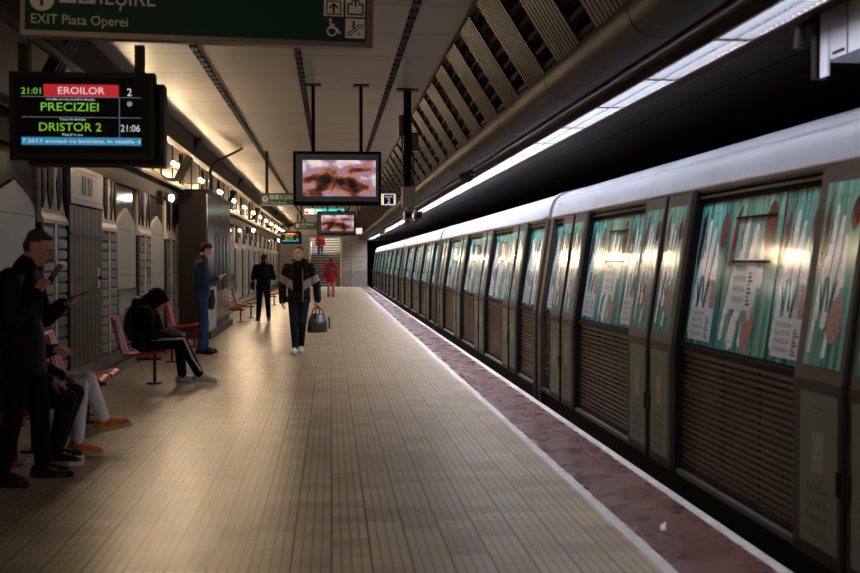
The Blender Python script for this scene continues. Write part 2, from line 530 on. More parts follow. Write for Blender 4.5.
def pilaster():
    """ridged block shaft with a white spine and a relief capital; local y 0..1.1, face towards +x"""
    root = bpy.data.objects.new('pilaster', None); C.objects.link(root); struct(root)
    f = WX + 0.035
    b = MB(); b.box((WX - 0.02, 0.0, 0.0), (f, 1.1, 1.93), M['mortar'])
    z = 0.32; k = 0
    while z < 1.9:
        for (ya, yb) in ((0.0, 0.46), (0.64, 1.1)):
            b.prism([(f, z + 0.004), (f + 0.022, z + 0.016), (f + 0.022, z + 0.094), (f, z + 0.106)], ya + 0.01, yb - 0.01, M['brick_grey'])
        z += 0.122
    b.build('shaft', root)
    b = MB(); b.box((f, 0.495, 0.3), (f + 0.026, 0.605, 1.95), M['relief_white']); b.build('spine', root)
    b = MB()
    b.box((WX - 0.02, 0.0, 1.93), (f, 1.1, 2.62), M['relief_white'])
    b.prism([(WX, 1.93), (f + 0.03, 1.93), (f + 0.03, 1.97), (f, 2.03), (WX, 2.06)], -0.03, 1.13, M['relief_white'])
    # two dark pointed leaf shapes in relief on each side of the wavy white line
    for (c, w) in ((0.02, 0.13), (0.36, 0.13), (0.74, 0.13), (1.08, 0.13)):
        prof = []
        for k in range(13):
            t = k / 12
            prof.append((c + w * min(1, 2.4 * t ** 0.8) * (1 - 0.25 * t), 2.08 + 0.54 * t))
        for k in range(12, -1, -1):
            t = k / 12
            prof.append((c - w * min(1, 2.4 * t ** 0.8) * (1 - 0.25 * t), 2.08 + 0.54 * t))
        prof = [(min(1.1, max(0, a)), z) for a, z in prof]
        b.prism(prof[::-1], f, f + 0.018, M['relief_dark'], axis='x')
    wavy(b, 0.55, 2.04, 2.62, f + 0.022, 0.03, 0.045, M['relief_white'])
    b.build('capital', root)
    return root

def arch(y0, y1, low_green=False):
    f = WX + 0.025
    b = MB()
    c, w = (y0 + y1) / 2, (y1 - y0) / 2
    prof = [(y0, 0.32), (y1, 0.32), (y1, 1.98)]
    for k in range(1, 12):
        t = k / 12
        prof.append((c + w * math.cos(t * math.pi / 2) ** 0.8, 1.98 + 0.30 * t ** 0.9))
    prof.append((c, 2.30))
    for k in range(11, 0, -1):
        t = k / 12
        prof.append((c - w * math.cos(t * math.pi / 2) ** 0.8, 1.98 + 0.30 * t ** 0.9))
    prof.append((y0, 1.98))
    b.prism(prof, WX - 0.02, f, M['stone_pale'], axis='x')
    if low_green:
        b.box((f, y0, 0.32), (f + 0.012, y1, 1.13), M['stone_green'])
    struct(b.build('arch_slab'))

pil0 = pilaster()
for i in range(20):
    y = 6.35 + 3.11 * i
    o = pil0 if i == 0 else copy_tree(pil0)
    o.location = (0, y, 0)
    if i != 2 and i != 6 and i < 19:
        arch(y + 1.1 + 0.22, y + 3.11 - 0.22, i in (3, 9, 14))

# grey plank door with its header sign, between the second pair of pilasters
def plank_door():
    root = bpy.data.objects.new('door_1', None); C.objects.link(root); struct(root)
    y0, y1 = 13.72, 15.63
    b = MB()
    n = 8; w = (y1 - y0) / n
    for k in range(n):
        b.box((WX - 0.02, y0 + k * w + 0.008, 0.3), (WX + 0.075, y0 + (k + 1) * w - 0.008, 2.17), M['door_wood'])
    b.box((WX - 0.02, y0, 0.3), (WX + 0.06, y1, 2.17), M['mortar'])
    b.box((WX + 0.07, y0, 1.83), (WX + 0.09, y1, 1.85), M['mortar']); b.box((WX + 0.07, y0, 0.98), (WX + 0.085, y1, 1.0), M['mortar'])
    b.build('door_leaf', root)
    b = MB(); b.box((WX + 0.075, 15.2, 1.2), (WX + 0.095, 15.34, 1.44), M['relief_white']); b.box((WX + 0.09, 15.24, 1.30), (WX + 0.13, 15.30, 1.34), M['black'])
    b.build('door_lock', root)
    return root
plank_door()
M['sign_grey'] = mat('grey_sign_face', (120, 118, 116), 0.35)
M['sign_orange'] = mat('orange_line', (180, 104, 50), 0.5)
M['sign_dim'] = mat('dim_sign_letter', (84, 80, 78), 0.5)
t = thing('door_sign', 'grey sign board with two orange lines above the plank door', 'sign', (WX, 13.74, 2.19))
b = MB(); b.box((0.0, 0.0, 0.0), (0.085, 1.87, 0.44), M['sign_grey']); b.build('board', t)
b = MB(); b.box((0.085, 0.0, 0.05), (0.088, 1.87, 0.065), M['sign_orange']); b.box((0.085, 0.0, 0.385), (0.088, 1.87, 0.40), M['sign_orange']); b.build('stripe', t)
for (ya, yb) in ((0.62, 0.72), (0.78, 0.84), (1.0, 1.04), (1.15, 1.2)):
    b = MB(); b.box((0.085, ya, 0.12), (0.089, yb, 0.34), M['sign_dim']); b.build('lettering', t)

# wall lamps with two warm globes, on the pale upper wall
w0 = thing('wall_lamp', '', 'lamp', (WX, 0, 3.12), 0, 'warm globe lamps along the upper left wall')
b = MB(); b.box((-0.02, -0.06, -0.12), (0.03, 0.06, 0.3), M['brass'])
b.tube([(0.02, 0, 0.0), (0.25, 0, -0.03), (0.42, 0.0, -0.01)], 0.012, M['brass'])
b.tube([(0.42, -0.22, -0.01), (0.42, 0.22, -0.01)], 0.012, M['brass'])
b.build('bracket', w0)
b = MB(); b.prism([(-0.16, 0.0), (-0.10, -0.05), (-0.13, 0.50), (-0.19, 0.55)], 0.0, 0.04, M['relief_dark'], axis='x'); b.prism([(0.16, 0.0), (0.22, -0.05), (0.19, 0.50), (0.13, 0.55)], 0.0, 0.04, M['relief_dark'], axis='x'); b.build('back_plate', w0)
for s in (-1, 1):
    b = MB(); b.ball((0.42, 0.22 * s, 0.04), 0.031, M['glow_globe']); b.tube([(0.42, 0.22 * s, -0.03), (0.42, 0.22 * s, 0.0)], [0.04, 0.02], M['brass']); b.build('globe', w0)
for i in range(17):
    o = w0 if i == 0 else copy_tree(w0)
    o.location = (WX, 16.2 + 4.0 * i if i < 14 else -6.6 + 3.6 * (i - 14), 3.10)  # the last few are added behind the camera to light sign and faces
    o['label'] = ('warm twin globe wall lamp on the upper left wall, %s past the departure display' % nth(i)) if i < 14 else ('added warm twin globe lamp behind the camera, lighting sign and people, %s from the back' % nth(i - 14))
s0 = thing('wall_spotlight', '', 'lamp', (WX, 0, 2.6), 0, 'white round spotlights on the left wall')
b = MB(); b.box((0.0, -0.05, -0.12), (0.1, 0.02, 0.12), M['black']); b.tube([(0.1, 0, 0), (0.2, 0, 0)], 0.02, M['black']); b.build('bracket', s0)
b = MB(); b.ball((0.24, 0.0, 0.0), (0.045, 0.045, 0.06), M['glow_spot']); b.build('globe', s0)
for i, y in enumerate((20.6, 42.0, 62.0)):
    o = s0 if i == 0 else copy_tree(s0)
    o.location = (WX + 0.06, y, 2.6)
    o['label'] = ('bright white round spotlight on the left wall before the metal enclosure', 'white round spotlight on the left wall just past the metal enclosure',
                  'small white round spotlight on the left wall near the far end')[i]

# slanted fins propping the left ceiling edge
f0 = thing('ceiling_fin', '', 'bracket', (0, 0, 0), 0, 'slanted fins at the left ceiling edge')
b = MB()
for dy in (0.0, 0.13, 0.26):
    b.prism([(-2.40, 3.72), (-2.30, 3.72), (-2.66, 2.98), (-2.78, 2.98)], dy, dy + 0.10, M['brown_slat'])
b.build('fin', f0)
b = MB(); b.box((-2.9, 0.0, 2.97), (-2.62, 0.36, 3.0), M['fascia']); b.build('foot_plate', f0)
for i in range(6):
    o = f0 if i == 0 else copy_tree(f0)
    o.location = (0, 11.2 + 10.3 * i, 0)
    o['label'] = 'brown slanted fin under the left ceiling edge, %s from the near end' % nth(i)

# metal enclosure standing against the left wall
t = thing('metal_enclosure', 'tall dark brushed metal enclosure standing against the left wall', 'cabinet', (-2.4, 23.6, 0))
b = MB(); b.box((-0.55, 0.02, 0.0), (-0.02, 5.2, 2.88), M['kiosk_brown']); b.build('body', t)
b = MB()
for k in range(4):
    b.box((-0.02, 0.05 + k * 1.29, 0.3), (0.0, 0.05 + k * 1.29 + 1.26, 2.88), M['kiosk_metal'])
b.build('side_panel', t)
b = MB()
for k in range(4):
    b.box((0.0, 1.45 + k * 0.85, 0.9), (0.006, 1.75 + k * 0.85, 2.2), M['black'])
b.build('slot', t)
b = MB(); b.box((-0.55, 0.0, 2.86), (0.03, 5.22, 2.93), M['kiosk_brown']); b.build('cap', t)
b = MB()
for k in range(7):
    b.box((0.0, 0.08 + k * 0.2, 0.16), (0.03, 0.08 + k * 0.2 + 0.16, 1.0), M['relief_white'])
b.box((-0.02, 0.05, 0.14), (0.012, 1.5, 1.0), M['relief_white'])
b.build('ribbed_panel', t)
b = MB(); b.box((-0.55, 0.0, 0.0), (0.06, 5.2, 0.15), M['dark_red']); b.build('base', t)
b = MB()
b.tube([(-2.36, 23.75, 2.93), (-2.36, 23.75, 3.30), (-2.31, 23.75, 3.42), (-2.2, 23.75, 3.50), (-1.72, 23.75, 3.745)], 0.024, M['black'], 10)
tag(b.build('conduit_pipe'), 'thin black bent conduit from the metal enclosure up to the ceiling', 'pipe')

# ------------------------------------------------------------------ setting: far end wall and stairs
b = MB()
b.box((-3.2, Y1, 0), (-1.30, Y1 + 0.4, CEIL + 0.1), M['concrete'])
b.box((-1.30, Y1, 2.95), (0.66, Y1 + 0.4, CEIL + 0.1), M['concrete'])
b.box((0.66, Y1, 0), (2.14, Y1 + 0.4, CEIL + 0.1), M['concrete'])
b.box((2.14, Y1, 2.75), (7.2, Y1 + 0.4, CEIL + 0.1), M['concrete'])
struct(b.build('wall_far'))
b = MB(); b.box((-2.4, Y1 - 0.9, 3.02), (2.6, Y1, 3.5), M['concrete']); struct(b.build('beam_far'))
b = MB()
zz, yy = 0.0, Y1 + 0.4
M['step'] = mat('worn_step_stone', (140, 132, 122), 0.7, noise=0.2, nscale=6)
M['riser'] = mat('dark_riser', (60, 54, 50), 0.8)
b.box((-1.3, Y1, -0.2), (0.66, yy, 0.0), M['step'])
for k in range(24):
    run = 1.3 if k == 11 else 0.31
    b.box((-1.3, yy, zz - 0.1), (0.66, yy + 0.02, zz + 0.11), M['riser'])
    b.box((-1.3, yy, zz + 0.11), (0.66, yy + run + 0.02, zz + 0.165), M['step'])
    zz += 0.165; yy += run
struct(b.build('floor_stairs'))
b = MB()
b.box((-1.5, Y1 + 0.4, 0), (-1.30, yy, 5.6), M['panel_white']); b.box((0.66, Y1 + 0.4, 0), (0.86, yy, 5.6), M['panel_white'])
b.box((-1.5, yy, 0), (0.86, yy + 0.2, 5.6), M['concrete'])
struct(b.build('wall_stairwell'))
b = MB(); b.box((-1.5, Y1 + 0.4, 5.6), (0.86, yy, 5.7), M['panel_white']); struct(b.build('ceiling_stairwell'))
t = thing('stairwell_lamp', 'white lamp panel lighting the staircase at the far end', 'lamp', (-0.32, Y1 + 3.0, 5.5))
b = MB(); b.box((-0.7, 0, 0.0), (0.7, 2.4, 0.02), M['glow_tunnel']); b.build('diffuser', t)
b = MB(); b.box((-0.75, -0.05, 0.02), (0.75, 2.45, 0.1), M['lamp_metal']); b.build('housing', t)
for i, x in enumerate((-1.24, 0.60)):
    t = thing('handrail', 'pale vertical rail post at the %s side of the far staircase' % ('left', 'right')[i], 'handrail', (x, Y1 + 0.25, 0))
    b = MB(); b.box((-0.05, -0.05, 0.0), (0.05, 0.05, 2.9), M['relief_white']); b.build('post', t)
    b = MB(); b.tube([(0, 0.0, 0.9), (0, 3.6, 2.7)], 0.03, M['relief_white']); b.build('rail', t)
b = MB(); b.box((2.14, Y1 + 22, -1.3), (7.2, Y1 + 22.2, 3.1), M['dark_void']); struct(b.build('wall_tunnel'))

# ------------------------------------------------------------------ the metro train
M['roof_white'] = mat('pale_grey_roof', (146, 149, 156), 0.34, noise=0.06, nscale=3)
M['roof_line'] = mat('roof_seam', (120, 122, 128), 0.5)
M['train_dark'] = mat('train_black', (16, 15, 15), 0.7, spec=0.1)
M['train_frame'] = mat('train_frame_bronze', (58, 51, 46), 0.5, spec=0.15, metal=0.0, noise=0.12, nscale=3)
M['louvre_bronze'] = mat('bronze_louvre', (98, 79, 63), 0.5, spec=0.2, noise=0.18, nscale=2)
M['steel'] = mat('sill_steel', (120, 116, 112), 0.35, metal=0.7)
M['bellows'] = mat('rubber_bellows', (40, 36, 34), 0.6)
M['ad_door_low'] = mat('sage_door_print', (104, 114, 98), 0.5, spec=0.2, noise=0.08, nscale=5)
M['ad_text'] = mat('dark_print', (30, 32, 31), 0.45, spec=0.2)
M['ad_white'] = mat('white_print', (190, 194, 192), 0.13, spec=0.17)
M['ad_pale'] = mat('pale_stick_print', (206, 204, 200), 0.13, noise=0.25, nscale=22, spec=0.17)
M['ad_red'] = mat('red_pepper_print', (76, 12, 18), 0.13, noise=0.3, nscale=16, spec=0.17)
M['ad_green'] = mat('leaf_print', (18, 66, 46), 0.13, spec=0.17)
M['ad_slice'] = mat('sliced_print', (150, 120, 110), 0.13, noise=0.3, nscale=60, spec=0.17)
M['ad_block'] = mat('pale_block_print', (146, 140, 130), 0.5, spec=0.15, noise=0.2, nscale=40)
M['ad_label'] = mat('teal_word_print', (60, 110, 104), 0.13, spec=0.17)

def teal_material(name, c0, c1):
    m = mat(name, c0, 0.13, spec=0.17)
    k = NB(m)
    tc = k.n('ShaderNodeTexCoord')
    mp = k.n('ShaderNodeMapping'); mp.inputs['Scale'].default_value = (1.0, 9.0, 0.8)
    k.l(tc.outputs['Object'], mp.inputs['Vector'])
    n = k.n('ShaderNodeTexNoise'); n.inputs['Scale'].default_value = 2.2; n.inputs['Detail'].default_value = 5
    k.l(mp.outputs[0], n.inputs['Vector'])
    r = k.n('ShaderNodeValToRGB')
    r.color_ramp.elements[0].position = 0.36; r.color_ramp.elements[1].position = 0.66
    r.color_ramp.elements[0].color = rgb(*c0); r.color_ramp.elements[1].color = rgb(*c1)
    k.l(n.outputs['Fac'], r.inputs['Fac']); k.l(r.outputs['Color'], k.b.inputs['Base Color'])
    return m
M['ad_teal'] = teal_material('teal_print', (8, 92, 88), (106, 186, 180))
M['ad_sage'] = teal_material('sage_print', (54, 106, 94), (118, 164, 148))

LEAN = (2.575 - 2.42) / (2.0 - 0.93)
def side_x(z, off=0.0):
    """train side: upright below the waist, leaning inwards above"""
    return 2.42 + off + max(0.0, z - 0.93) * LEAN

def advert(b, y0, y1, z0, z1, off, kind, detail):
    """printed film on a leaning window; seen from the platform the near end is on the right"""
    W = y1 - y0; Hh = z1 - z0
    def P(u, v, lay):       # u 0 = far end (left in view), v 0 = bottom
        z = z0 + v * Hh
        return (side_x(z, off) - 0.0012 * lay, y1 - u * W, z)
    def poly(pts, m, lay): b.face([P(u, v, lay) for u, v in pts], m)
    def ell(cu, cv, ru, rv, m, lay, tilt=0.0, n=14):
        pts = []
        for k in range(n):
            a = 2 * math.pi * k / n
            x, y = ru * W * math.cos(a), rv * Hh * math.sin(a)
            pts.append((cu + (x * math.cos(tilt) - y * math.sin(tilt)) / W, cv + (x * math.sin(tilt) + y * math.cos(tilt)) / Hh))
        poly(pts, m, lay)
    def stick(u0, v0, u1, v1, w, m, lay):
        a = Vector((u0 * W, v0 * Hh)); c = Vector((u1 * W, v1 * Hh))
        d = (c - a).normalized(); q = Vector((-d.y, d.x)) * w / 2
        pts = [a - q, a - d * w * 0.35, a + q, a + q * 0.98 + (c - a) * 0.6, c + q * 0.55, c + d * w * 0.3, c - q * 0.55, a - q * 0.98 + (c - a) * 0.6]
        poly([(p.x / W, p.y / Hh) for p in pts][::-1], m, lay)
    poly([(0, 0), (1, 0), (1, 1), (0, 1)], M['ad_sage'] if kind in ('mid', 'door') else M['ad_teal'], 0)
    if not detail: 
        stick(0.3, 0.3, 0.42, 0.85, 0.07, M['ad_pale'], 1); stick(0.6, 0.3, 0.55, 0.75, 0.07, M['ad_pale'], 1)
        if kind != 'door': poly([(0.15, 0.04), (0.85, 0.04), (0.85, 0.24), (0.15, 0.24)], M['ad_white'], 2)
        return
    ww = min(W, 0.66)
    # tall pale sticks, red pepper with green stalk on the far side, dark red oval on the near side
    stick(0.30, 0.50, 0.38, 0.86, 0.140 * ww, M['ad_pale'], 1)
    stick(0.47, 0.46, 0.56, 0.80, 0.140 * ww, M['ad_pale'], 1)
    stick(0.16, 0.26, 0.24, 0.58, 0.141 * ww, M['ad_pale'], 2)
    stick(0.38, 0.22, 0.50, 0.60, 0.141 * ww, M['ad_pale'], 2)
    stick(0.62, 0.24, 0.66, 0.54, 0.140 * ww, M['ad_pale'], 2)
    stick(0.74, 0.44, 0.70, 0.70, 0.11 * ww, M['ad_pale'], 1); stick(0.50, 0.06, 0.56, 0.24, 0.10 * ww, M['ad_pale'], 1); stick(0.10, 0.08, 0.14, 0.30, 0.10 * ww, M['ad_pale'], 1)
    stick(0.44, 0.30, 0.40, 0.48, 0.05 * ww, M['ad_green'], 3); stick(0.30, 0.66, 0.26, 0.80, 0.04 * ww, M['ad_green'], 1)
    stick(0.28, 0.30, 0.20, 0.46, 0.035 * ww, M['ad_green'], 3)
    stick(0.52, 0.30, 0.62, 0.46, 0.04 * ww, M['ad_green'], 3)
    ell(0.30, 0.52, 0.05 * ww / W, 0.03, M['ad_white'], 3)
    ell(0.14, 0.78, 0.062 * ww / W, 0.13, M['ad_red'], 2, -0.12)
    ell(0.10, 0.66, 0.05 * ww / W, 0.12, M['ad_red'], 1, -0.1)
    stick(0.18, 0.88, 0.22, 0.95, 0.05 * ww, M['ad_green'], 3)
    if kind == 'mid':
        ell(0.80, 0.80, 0.10, 0.16, M['ad_red'], 2, -0.1)
        bx = (0.20, 0.27, 0.66, 0.60)
        stick(0.3, 0.05, 0.36, 0.25, 0.2 * ww, M['ad_pale'], 1)
        ell(0.62, 0.16, 0.11, 0.15, M['ad_slice'], 2, -0.25)
    elif kind == 'side':
        ell(0.86, 0.80, 0.11, 0.12, M['ad_red'], 2, -0.12)
        ell(0.70, 0.33, 0.17, 0.13, M['ad_slice'], 2, -0.2)
        bx = (0.12, 0.03, 0.88, 0.26)
    else:
        ell(0.86, 0.82, 0.12, 0.09, M['ad_red'], 2, -0.12)
        ell(0.70, 0.26, 0.20, 0.13, M['ad_slice'], 3, -0.2)
        bx = None
    if kind != 'mid':
        b.text('Farmec', P(0.38, 0.91, 2), (0, -1, 0), (LEAN, 0, 1), 0.022, M['ad_label'], width=0.3 * W)
    if bx:
        u0, v0, u1, v1 = bx
        poly([(u0, v0), (u1, v0), (u1, v1), (u0, v1)], M['ad_white'], 4)
        tw = (u1 - u0) * W
        hh = (v1 - v0) * Hh
        for k, t in enumerate(('MASA BUNA', 'BUN PENTRU', 'FAMILIA', 'VANDABILA')):
            zc = v0 + (v1 - v0) * (0.76 - k * 0.205)
            b.text(t, P(u0 + (u1 - u0) * 0.36, zc, 5.5), (0, -1, 0), (LEAN, 0, 1), hh * 0.12, M['ad_text'], width=tw * 0.52, align='c')
        for k in range(9):
            va = v0 + (v1 - v0) * (0.1 + k * 0.075)
            poly([(u0 + (u1 - u0) * 0.72, va), (u0 + (u1 - u0) * (0.9 - 0.05 * (k % 3)), va), (u0 + (u1 - u0) * (0.9 - 0.05 * (k % 3)), va + (v1 - v0) * 0.045), (u0 + (u1 - u0) * 0.72, va + (v1 - v0) * 0.045)], M['ad_text'], 5)

def side_slab(b, y0, y1, z0, z1, off, th, m):
    """slab following the train side between heights z0 and z1"""
    zs = [z0] + ([0.93] if z0 < 0.93 < z1 else []) + [z1]
    prof = [(side_x(z, off), z) for z in zs] + [(side_x(z, off + th), z) for z in reversed(zs)]
    b.prism(prof[::-1], y0, y1, m)

CAR = 14.05
DOORS = (1.5, 4.83, 8.35, 11.85)
DW = 1.23
def metro_car(detail):
    t = thing('metro_car', '', 'train', (0, 0, 0), 0, 'cars of the waiting metro train')
    L = CAR - 0.22
    # body shell behind doors and windows
    b = MB()
    prof = [(2.52, -0.35), (2.52, 0.93), (2.68, 2.05), (5.2, 2.05), (5.3, 0.9), (5.25, -0.35)]
    b.prism(prof, 0.12, L - 0.02, M['train_dark'])
    b.build('body', t)
    b = MB()
    roof = [(2.585, 2.02), (2.592, 2.06), (2.61, 2.15), (2.645, 2.235), (2.70, 2.295), (2.80, 2.345), (3.0, 2.40), (3.9, 2.47), (4.9, 2.40), (5.15, 2.2), (5.2, 2.02)]
    b.prism(roof[::-1], 0.0, L + 0.08, M['roof_white'], smooth=True)
    rr = [(x - 0.012 if x < 3 else x + 0.01, z + 0.012) for x, z in roof]
    b.prism(rr[::-1], 0.0, 0.30, M['roof_white'], smooth=True)
    b.sheet([(2.6405, 2.2385), (2.6455, 2.2445)], 0.32, L + 0.05, M['roof_line'])
    b.build('roof', t)
    b = MB(); b.text('203', (2.61 - 0.004, L - 0.2, 2.135), (0, -1, 0), (0.35, 0, 1), 0.06, M['ad_text'], width=0.16); b.build('car_number', t)
    b = MB()
    b.prism([(2.625, 1.94), (2.67, 1.94), (2.68, 2.03), (2.635, 2.03)][::-1], 0.1, L, M['train_dark'])
    b.sheet([(side_x(1.965) + 0.03, 1.965), (side_x(1.985) + 0.03, 1.985)], 0.1, L, M['train_frame'])
    b.sheet([(side_x(2.0) + 0.02, 2.0), (side_x(2.015) + 0.02, 2.015)], 0.1, L, M['train_frame'])
    b.build('header_rail', t)
    b = MB()
    b.box((2.46, 0.1, -0.35), (2.60, L, 0.02), M['train_dark'])
    b.box((2.43, 0.1, 0.03), (2.55, L, 0.065), M['steel'])
    b.build('sill', t)
    # end posts and bellows
    b = MB()
    side_slab(b, 0.0, 0.16, -0.1, 2.03, 0.0, 0.2, M['train_frame']); b.build('end_post', t)
    b = MB()
    side_slab(b, L - 0.14, L + 0.02, -0.1, 2.03, 0.0, 0.2, M['train_frame']); b.build('end_post', t)
    b = MB()
    for k in range(4):
        side_slab(b, L + 0.03 + k * 0.05, L + 0.06 + k * 0.05, -0.2, 2.0, 0.07, 2.4, M['bellows'])
    b.build('bellows', t)
    # doors: two leaves each, standing proud of the wall
    for d in DOORS:
        b = MB()
        side_slab(b, d - 0.10, d - 0.015, 0.02, 2.03, 0.0, 0.15, M['train_dark'])
        b.build('door_frame', t)
        b = MB()
        side_slab(b, d + DW + 0.005, d + DW + 0.04, 0.02, 2.03, 0.01, 0.12, M['train_frame'])
        b.build('door_frame', t)
        for k in (0, 1):
            ya, yb = d + k * DW / 2 + 0.008, d + (k + 1) * DW / 2 - 0.008
            b = MB(); side_slab(b, ya, yb, 0.03, 2.02, 0.0, 0.06, M['train_frame']); leaf = b.build('door_leaf', t)
            b = MB(); advert(b, ya + 0.075, yb - 0.075, 1.0, 1.93, -0.003, 'door', detail); b.build('door_window', leaf)
            b = MB()
            x = 2.42 - 0.003
            b.face([(x, yb - 0.07, 0.10), (x, ya + 0.07, 0.10), (x, ya + 0.07, 0.87), (x, yb - 0.07, 0.87)], M['ad_door_low'])
            if detail:
                yc = (ya + yb) / 2
                b.text('Farmec', (x, yc, 0.79), (0, -1, 0), (0, 0, 1), 0.022, M['ad_text'], width=0.14, align='c', off=0.002)
                b.face([(x - 0.002, yc + 0.07, 0.47), (x - 0.002, yc - 0.07, 0.47), (x - 0.002, yc - 0.07, 0.68), (x - 0.002, yc + 0.07, 0.68)], M['ad_block'])
                for j, tx in enumerate(('MASA BUNA', 'BUN PENTRU', 'FAMILIA', 'VANDABILA')):
                    b.text(tx, (x, yc, 0.375 - j * 0.075), (0, -1, 0), (0, 0, 1), 0.036, M['ad_text'], width=0.26, align='c', off=0.002)
            b.build('door_print', leaf)
            if k == 0:
                b = MB(); side_slab(b, yb - 0.012, yb + 0.028, 0.03, 2.02, -0.012, 0.02, M['train_dark']); b.build('rubber_seal', leaf)
            b = MB()
            yh = yb - 0.045 if k == 0 else ya + 0.045
            b.box((2.405, yh - 0.02, 0.40), (2.425, yh + 0.02, 0.52), M['train_dark']); b.build('handle', leaf)
    # window bays and louvred panels between the doors
    bays = [(0.16, DOORS[0] - 0.10)] + [(DOORS[i] + DW + 0.04, DOORS[i + 1] - 0.10) for i in range(3)] + [(DOORS[3] + DW + 0.04, L - 0.14)]
    for (ya, yb) in bays:
        b = MB()
        z = 0.10
        prof = []
        while z < 0.90:
            prof += [(2.505, z), (2.480, z + 0.005), (2.476, z + 0.030), (2.505, z + 0.034)]
            z += 0.0405
        b.sheet(prof, ya, yb, M['louvre_bronze'])
        b.box((2.46, ya, 0.905), (2.5, yb, 0.945), M['train_dark'])
        b.box((2.465, ya, 0.065), (2.5, yb, 0.10), M['train_dark'])
        for q in range(1, int((yb - ya) / 0.66)):
            b.box((2.482, ya + q * 0.66, 0.1), (2.50, ya + q * 0.66 + 0.012, 0.9), M['train_dark'])
        b.build('louvre_panel', t)
        b = MB()
        side_slab(b, ya, yb, 0.945, 1.96, 0.063, 0.03, M['train_dark'])
        w = b.build('window', t)
        n = 3 if yb - ya > 1.5 else (2 if yb - ya > 1.0 else 1)
        W = yb - ya
        if n == 3: cuts = [(ya, ya + 0.27 * W, 'side'), (ya + 0.27 * W, ya + 0.70 * W, 'mid'), (ya + 0.70 * W, yb, 'side')]
        elif n == 2: cuts = [(ya, ya + 0.5 * W, 'side'), (ya + 0.5 * W, yb, 'side')]
        else: cuts = [(ya, yb, 'side')]
        for (p, q, kd) in cuts:
            b = MB(); advert(b, p + 0.012, q - 0.012, 0.965, 1.93, 0.058, kd, detail)
            b.build('pane', w)
            if kd == 'mid':
                b = MB()
                for (z0, z1) in ((1.52, 1.535), (1.80, 1.812)):
                    side_slab(b, p + 0.12, q - 0.12, z0, z1, 0.045, 0.01, M['train_dark'])
                b.build('vent_frame', w)
    return t
near_car = metro_car(True)
near_car['label'] = 'metro car nearest the camera, its big teal food adverts readable, bronze louvres below'
second_car = copy_tree(near_car)
second_car.location = (0, CAR, 0)
second_car['label'] = 'second metro car behind the nearest one, beyond the first break in the white roof'
far_car = metro_car(False)
far_car.location = (0, 2 * CAR, 0)
far_car['label'] = 'third metro car of the train, beside the small hanging television further along'
for i, lb in ((3, 'fourth metro car of the train, far along the platform before the last visible one'), (4, 'last visible metro car, farthest away and partly inside the tunnel mouth')):
    o = copy_tree(far_car); o.location = (0, i * CAR, 0); o['label'] = lb

# ------------------------------------------------------------------ signs and screens
M['sign_green'] = mat('dark_green_sign', (6, 66, 54), 0.5, spec=0.2)
M['sign_green_far'] = mat('green_sign', (22, 96, 66), 0.4)
M['sign_frame'] = mat('grey_sign_frame', (122, 114, 106), 0.4, metal=0.4)
M['sign_white'] = mat('white_sign_print', (236, 234, 228), 0.5)
M['sign_blue'] = mat('navy_picto', (26, 32, 66), 0.5)
M['screen_black'] = mat('black_screen', (6, 6, 7), 0.5, spec=0.1)
M['glow_red'] = mat('red_row', (220, 24, 40), 0.4, emit=(206, 22, 40), power=0.42)
M['glow_green'] = mat('green_letters', (120, 200, 50), 0.4, emit=(126, 196, 52), power=0.55)
M['glow_letters'] = mat('white_letters', (220, 230, 240), 0.4, emit=(206, 216, 232), power=0.55)
M['glow_line'] = mat('pale_rule', (120, 140, 160), 0.4, emit=(110, 128, 150), power=0.6)
M['glow_cyan'] = mat('cyan_ticker', (30, 140, 180), 0.4, emit=(24, 132, 172), power=0.55)
U, V = (1, 0, 0), (0, 0, 1)

def front(b, x0, z0, x1, z1, m, y=-0.003):
    b.face([(x0, y, z0), (x1, y, z0), (x1, y, z1), (x0, y, z1)], m)

def arrow_up(b, cx, cz, s, m, y):
    b.face([(cx - 0.12*s, y, cz - 0.55*s), (cx + 0.12*s, y, cz - 0.55*s), (cx + 0.12*s, y, cz + 0.5*s), (cx - 0.12*s, y, cz + 0.5*s)], m)
    for k in (-1, 1):
        P = [(cx, y, cz + 0.62*s), (cx + k*0.5*s, y, cz + 0.12*s), (cx + k*0.5*s, y, cz - 0.14*s), (cx, y, cz + 0.34*s)]
        b.face(P if k < 0 else P[::-1], m)

def letter(parent, txt, org, h, m, name='lettering', **kw):
    b = MB(); b.text(txt, org, U, V, h, m, **kw); return b.build(name, parent)

def disc(b, cx, cz, r, m, y, n=28, r0=0.0):
    if r0 <= 0:
        b.face([(cx + r*math.cos(2*math.pi*k/n), y, cz + r*math.sin(2*math.pi*k/n)) for k in range(n)], m)
    else:
        for k in range(n):
            a, c = 2*math.pi*k/n, 2*math.pi*(k+1)/n
            b.face([(cx + q*math.cos(t), y, cz + q*math.sin(t)) for q, t in ((r0, a), (r, a), (r, c), (r0, c))], m)

def bar(b, p, q, w, m, y):
    a, c = Vector((p[0], 0, p[1])), Vector((q[0], 0, q[1]))
    d = (c - a).normalized(); n = Vector((-d.z, 0, d.x)) * w / 2
    b.face([(v.x, y, v.z) for v in (a - n, c - n, c + n, a + n)], m)

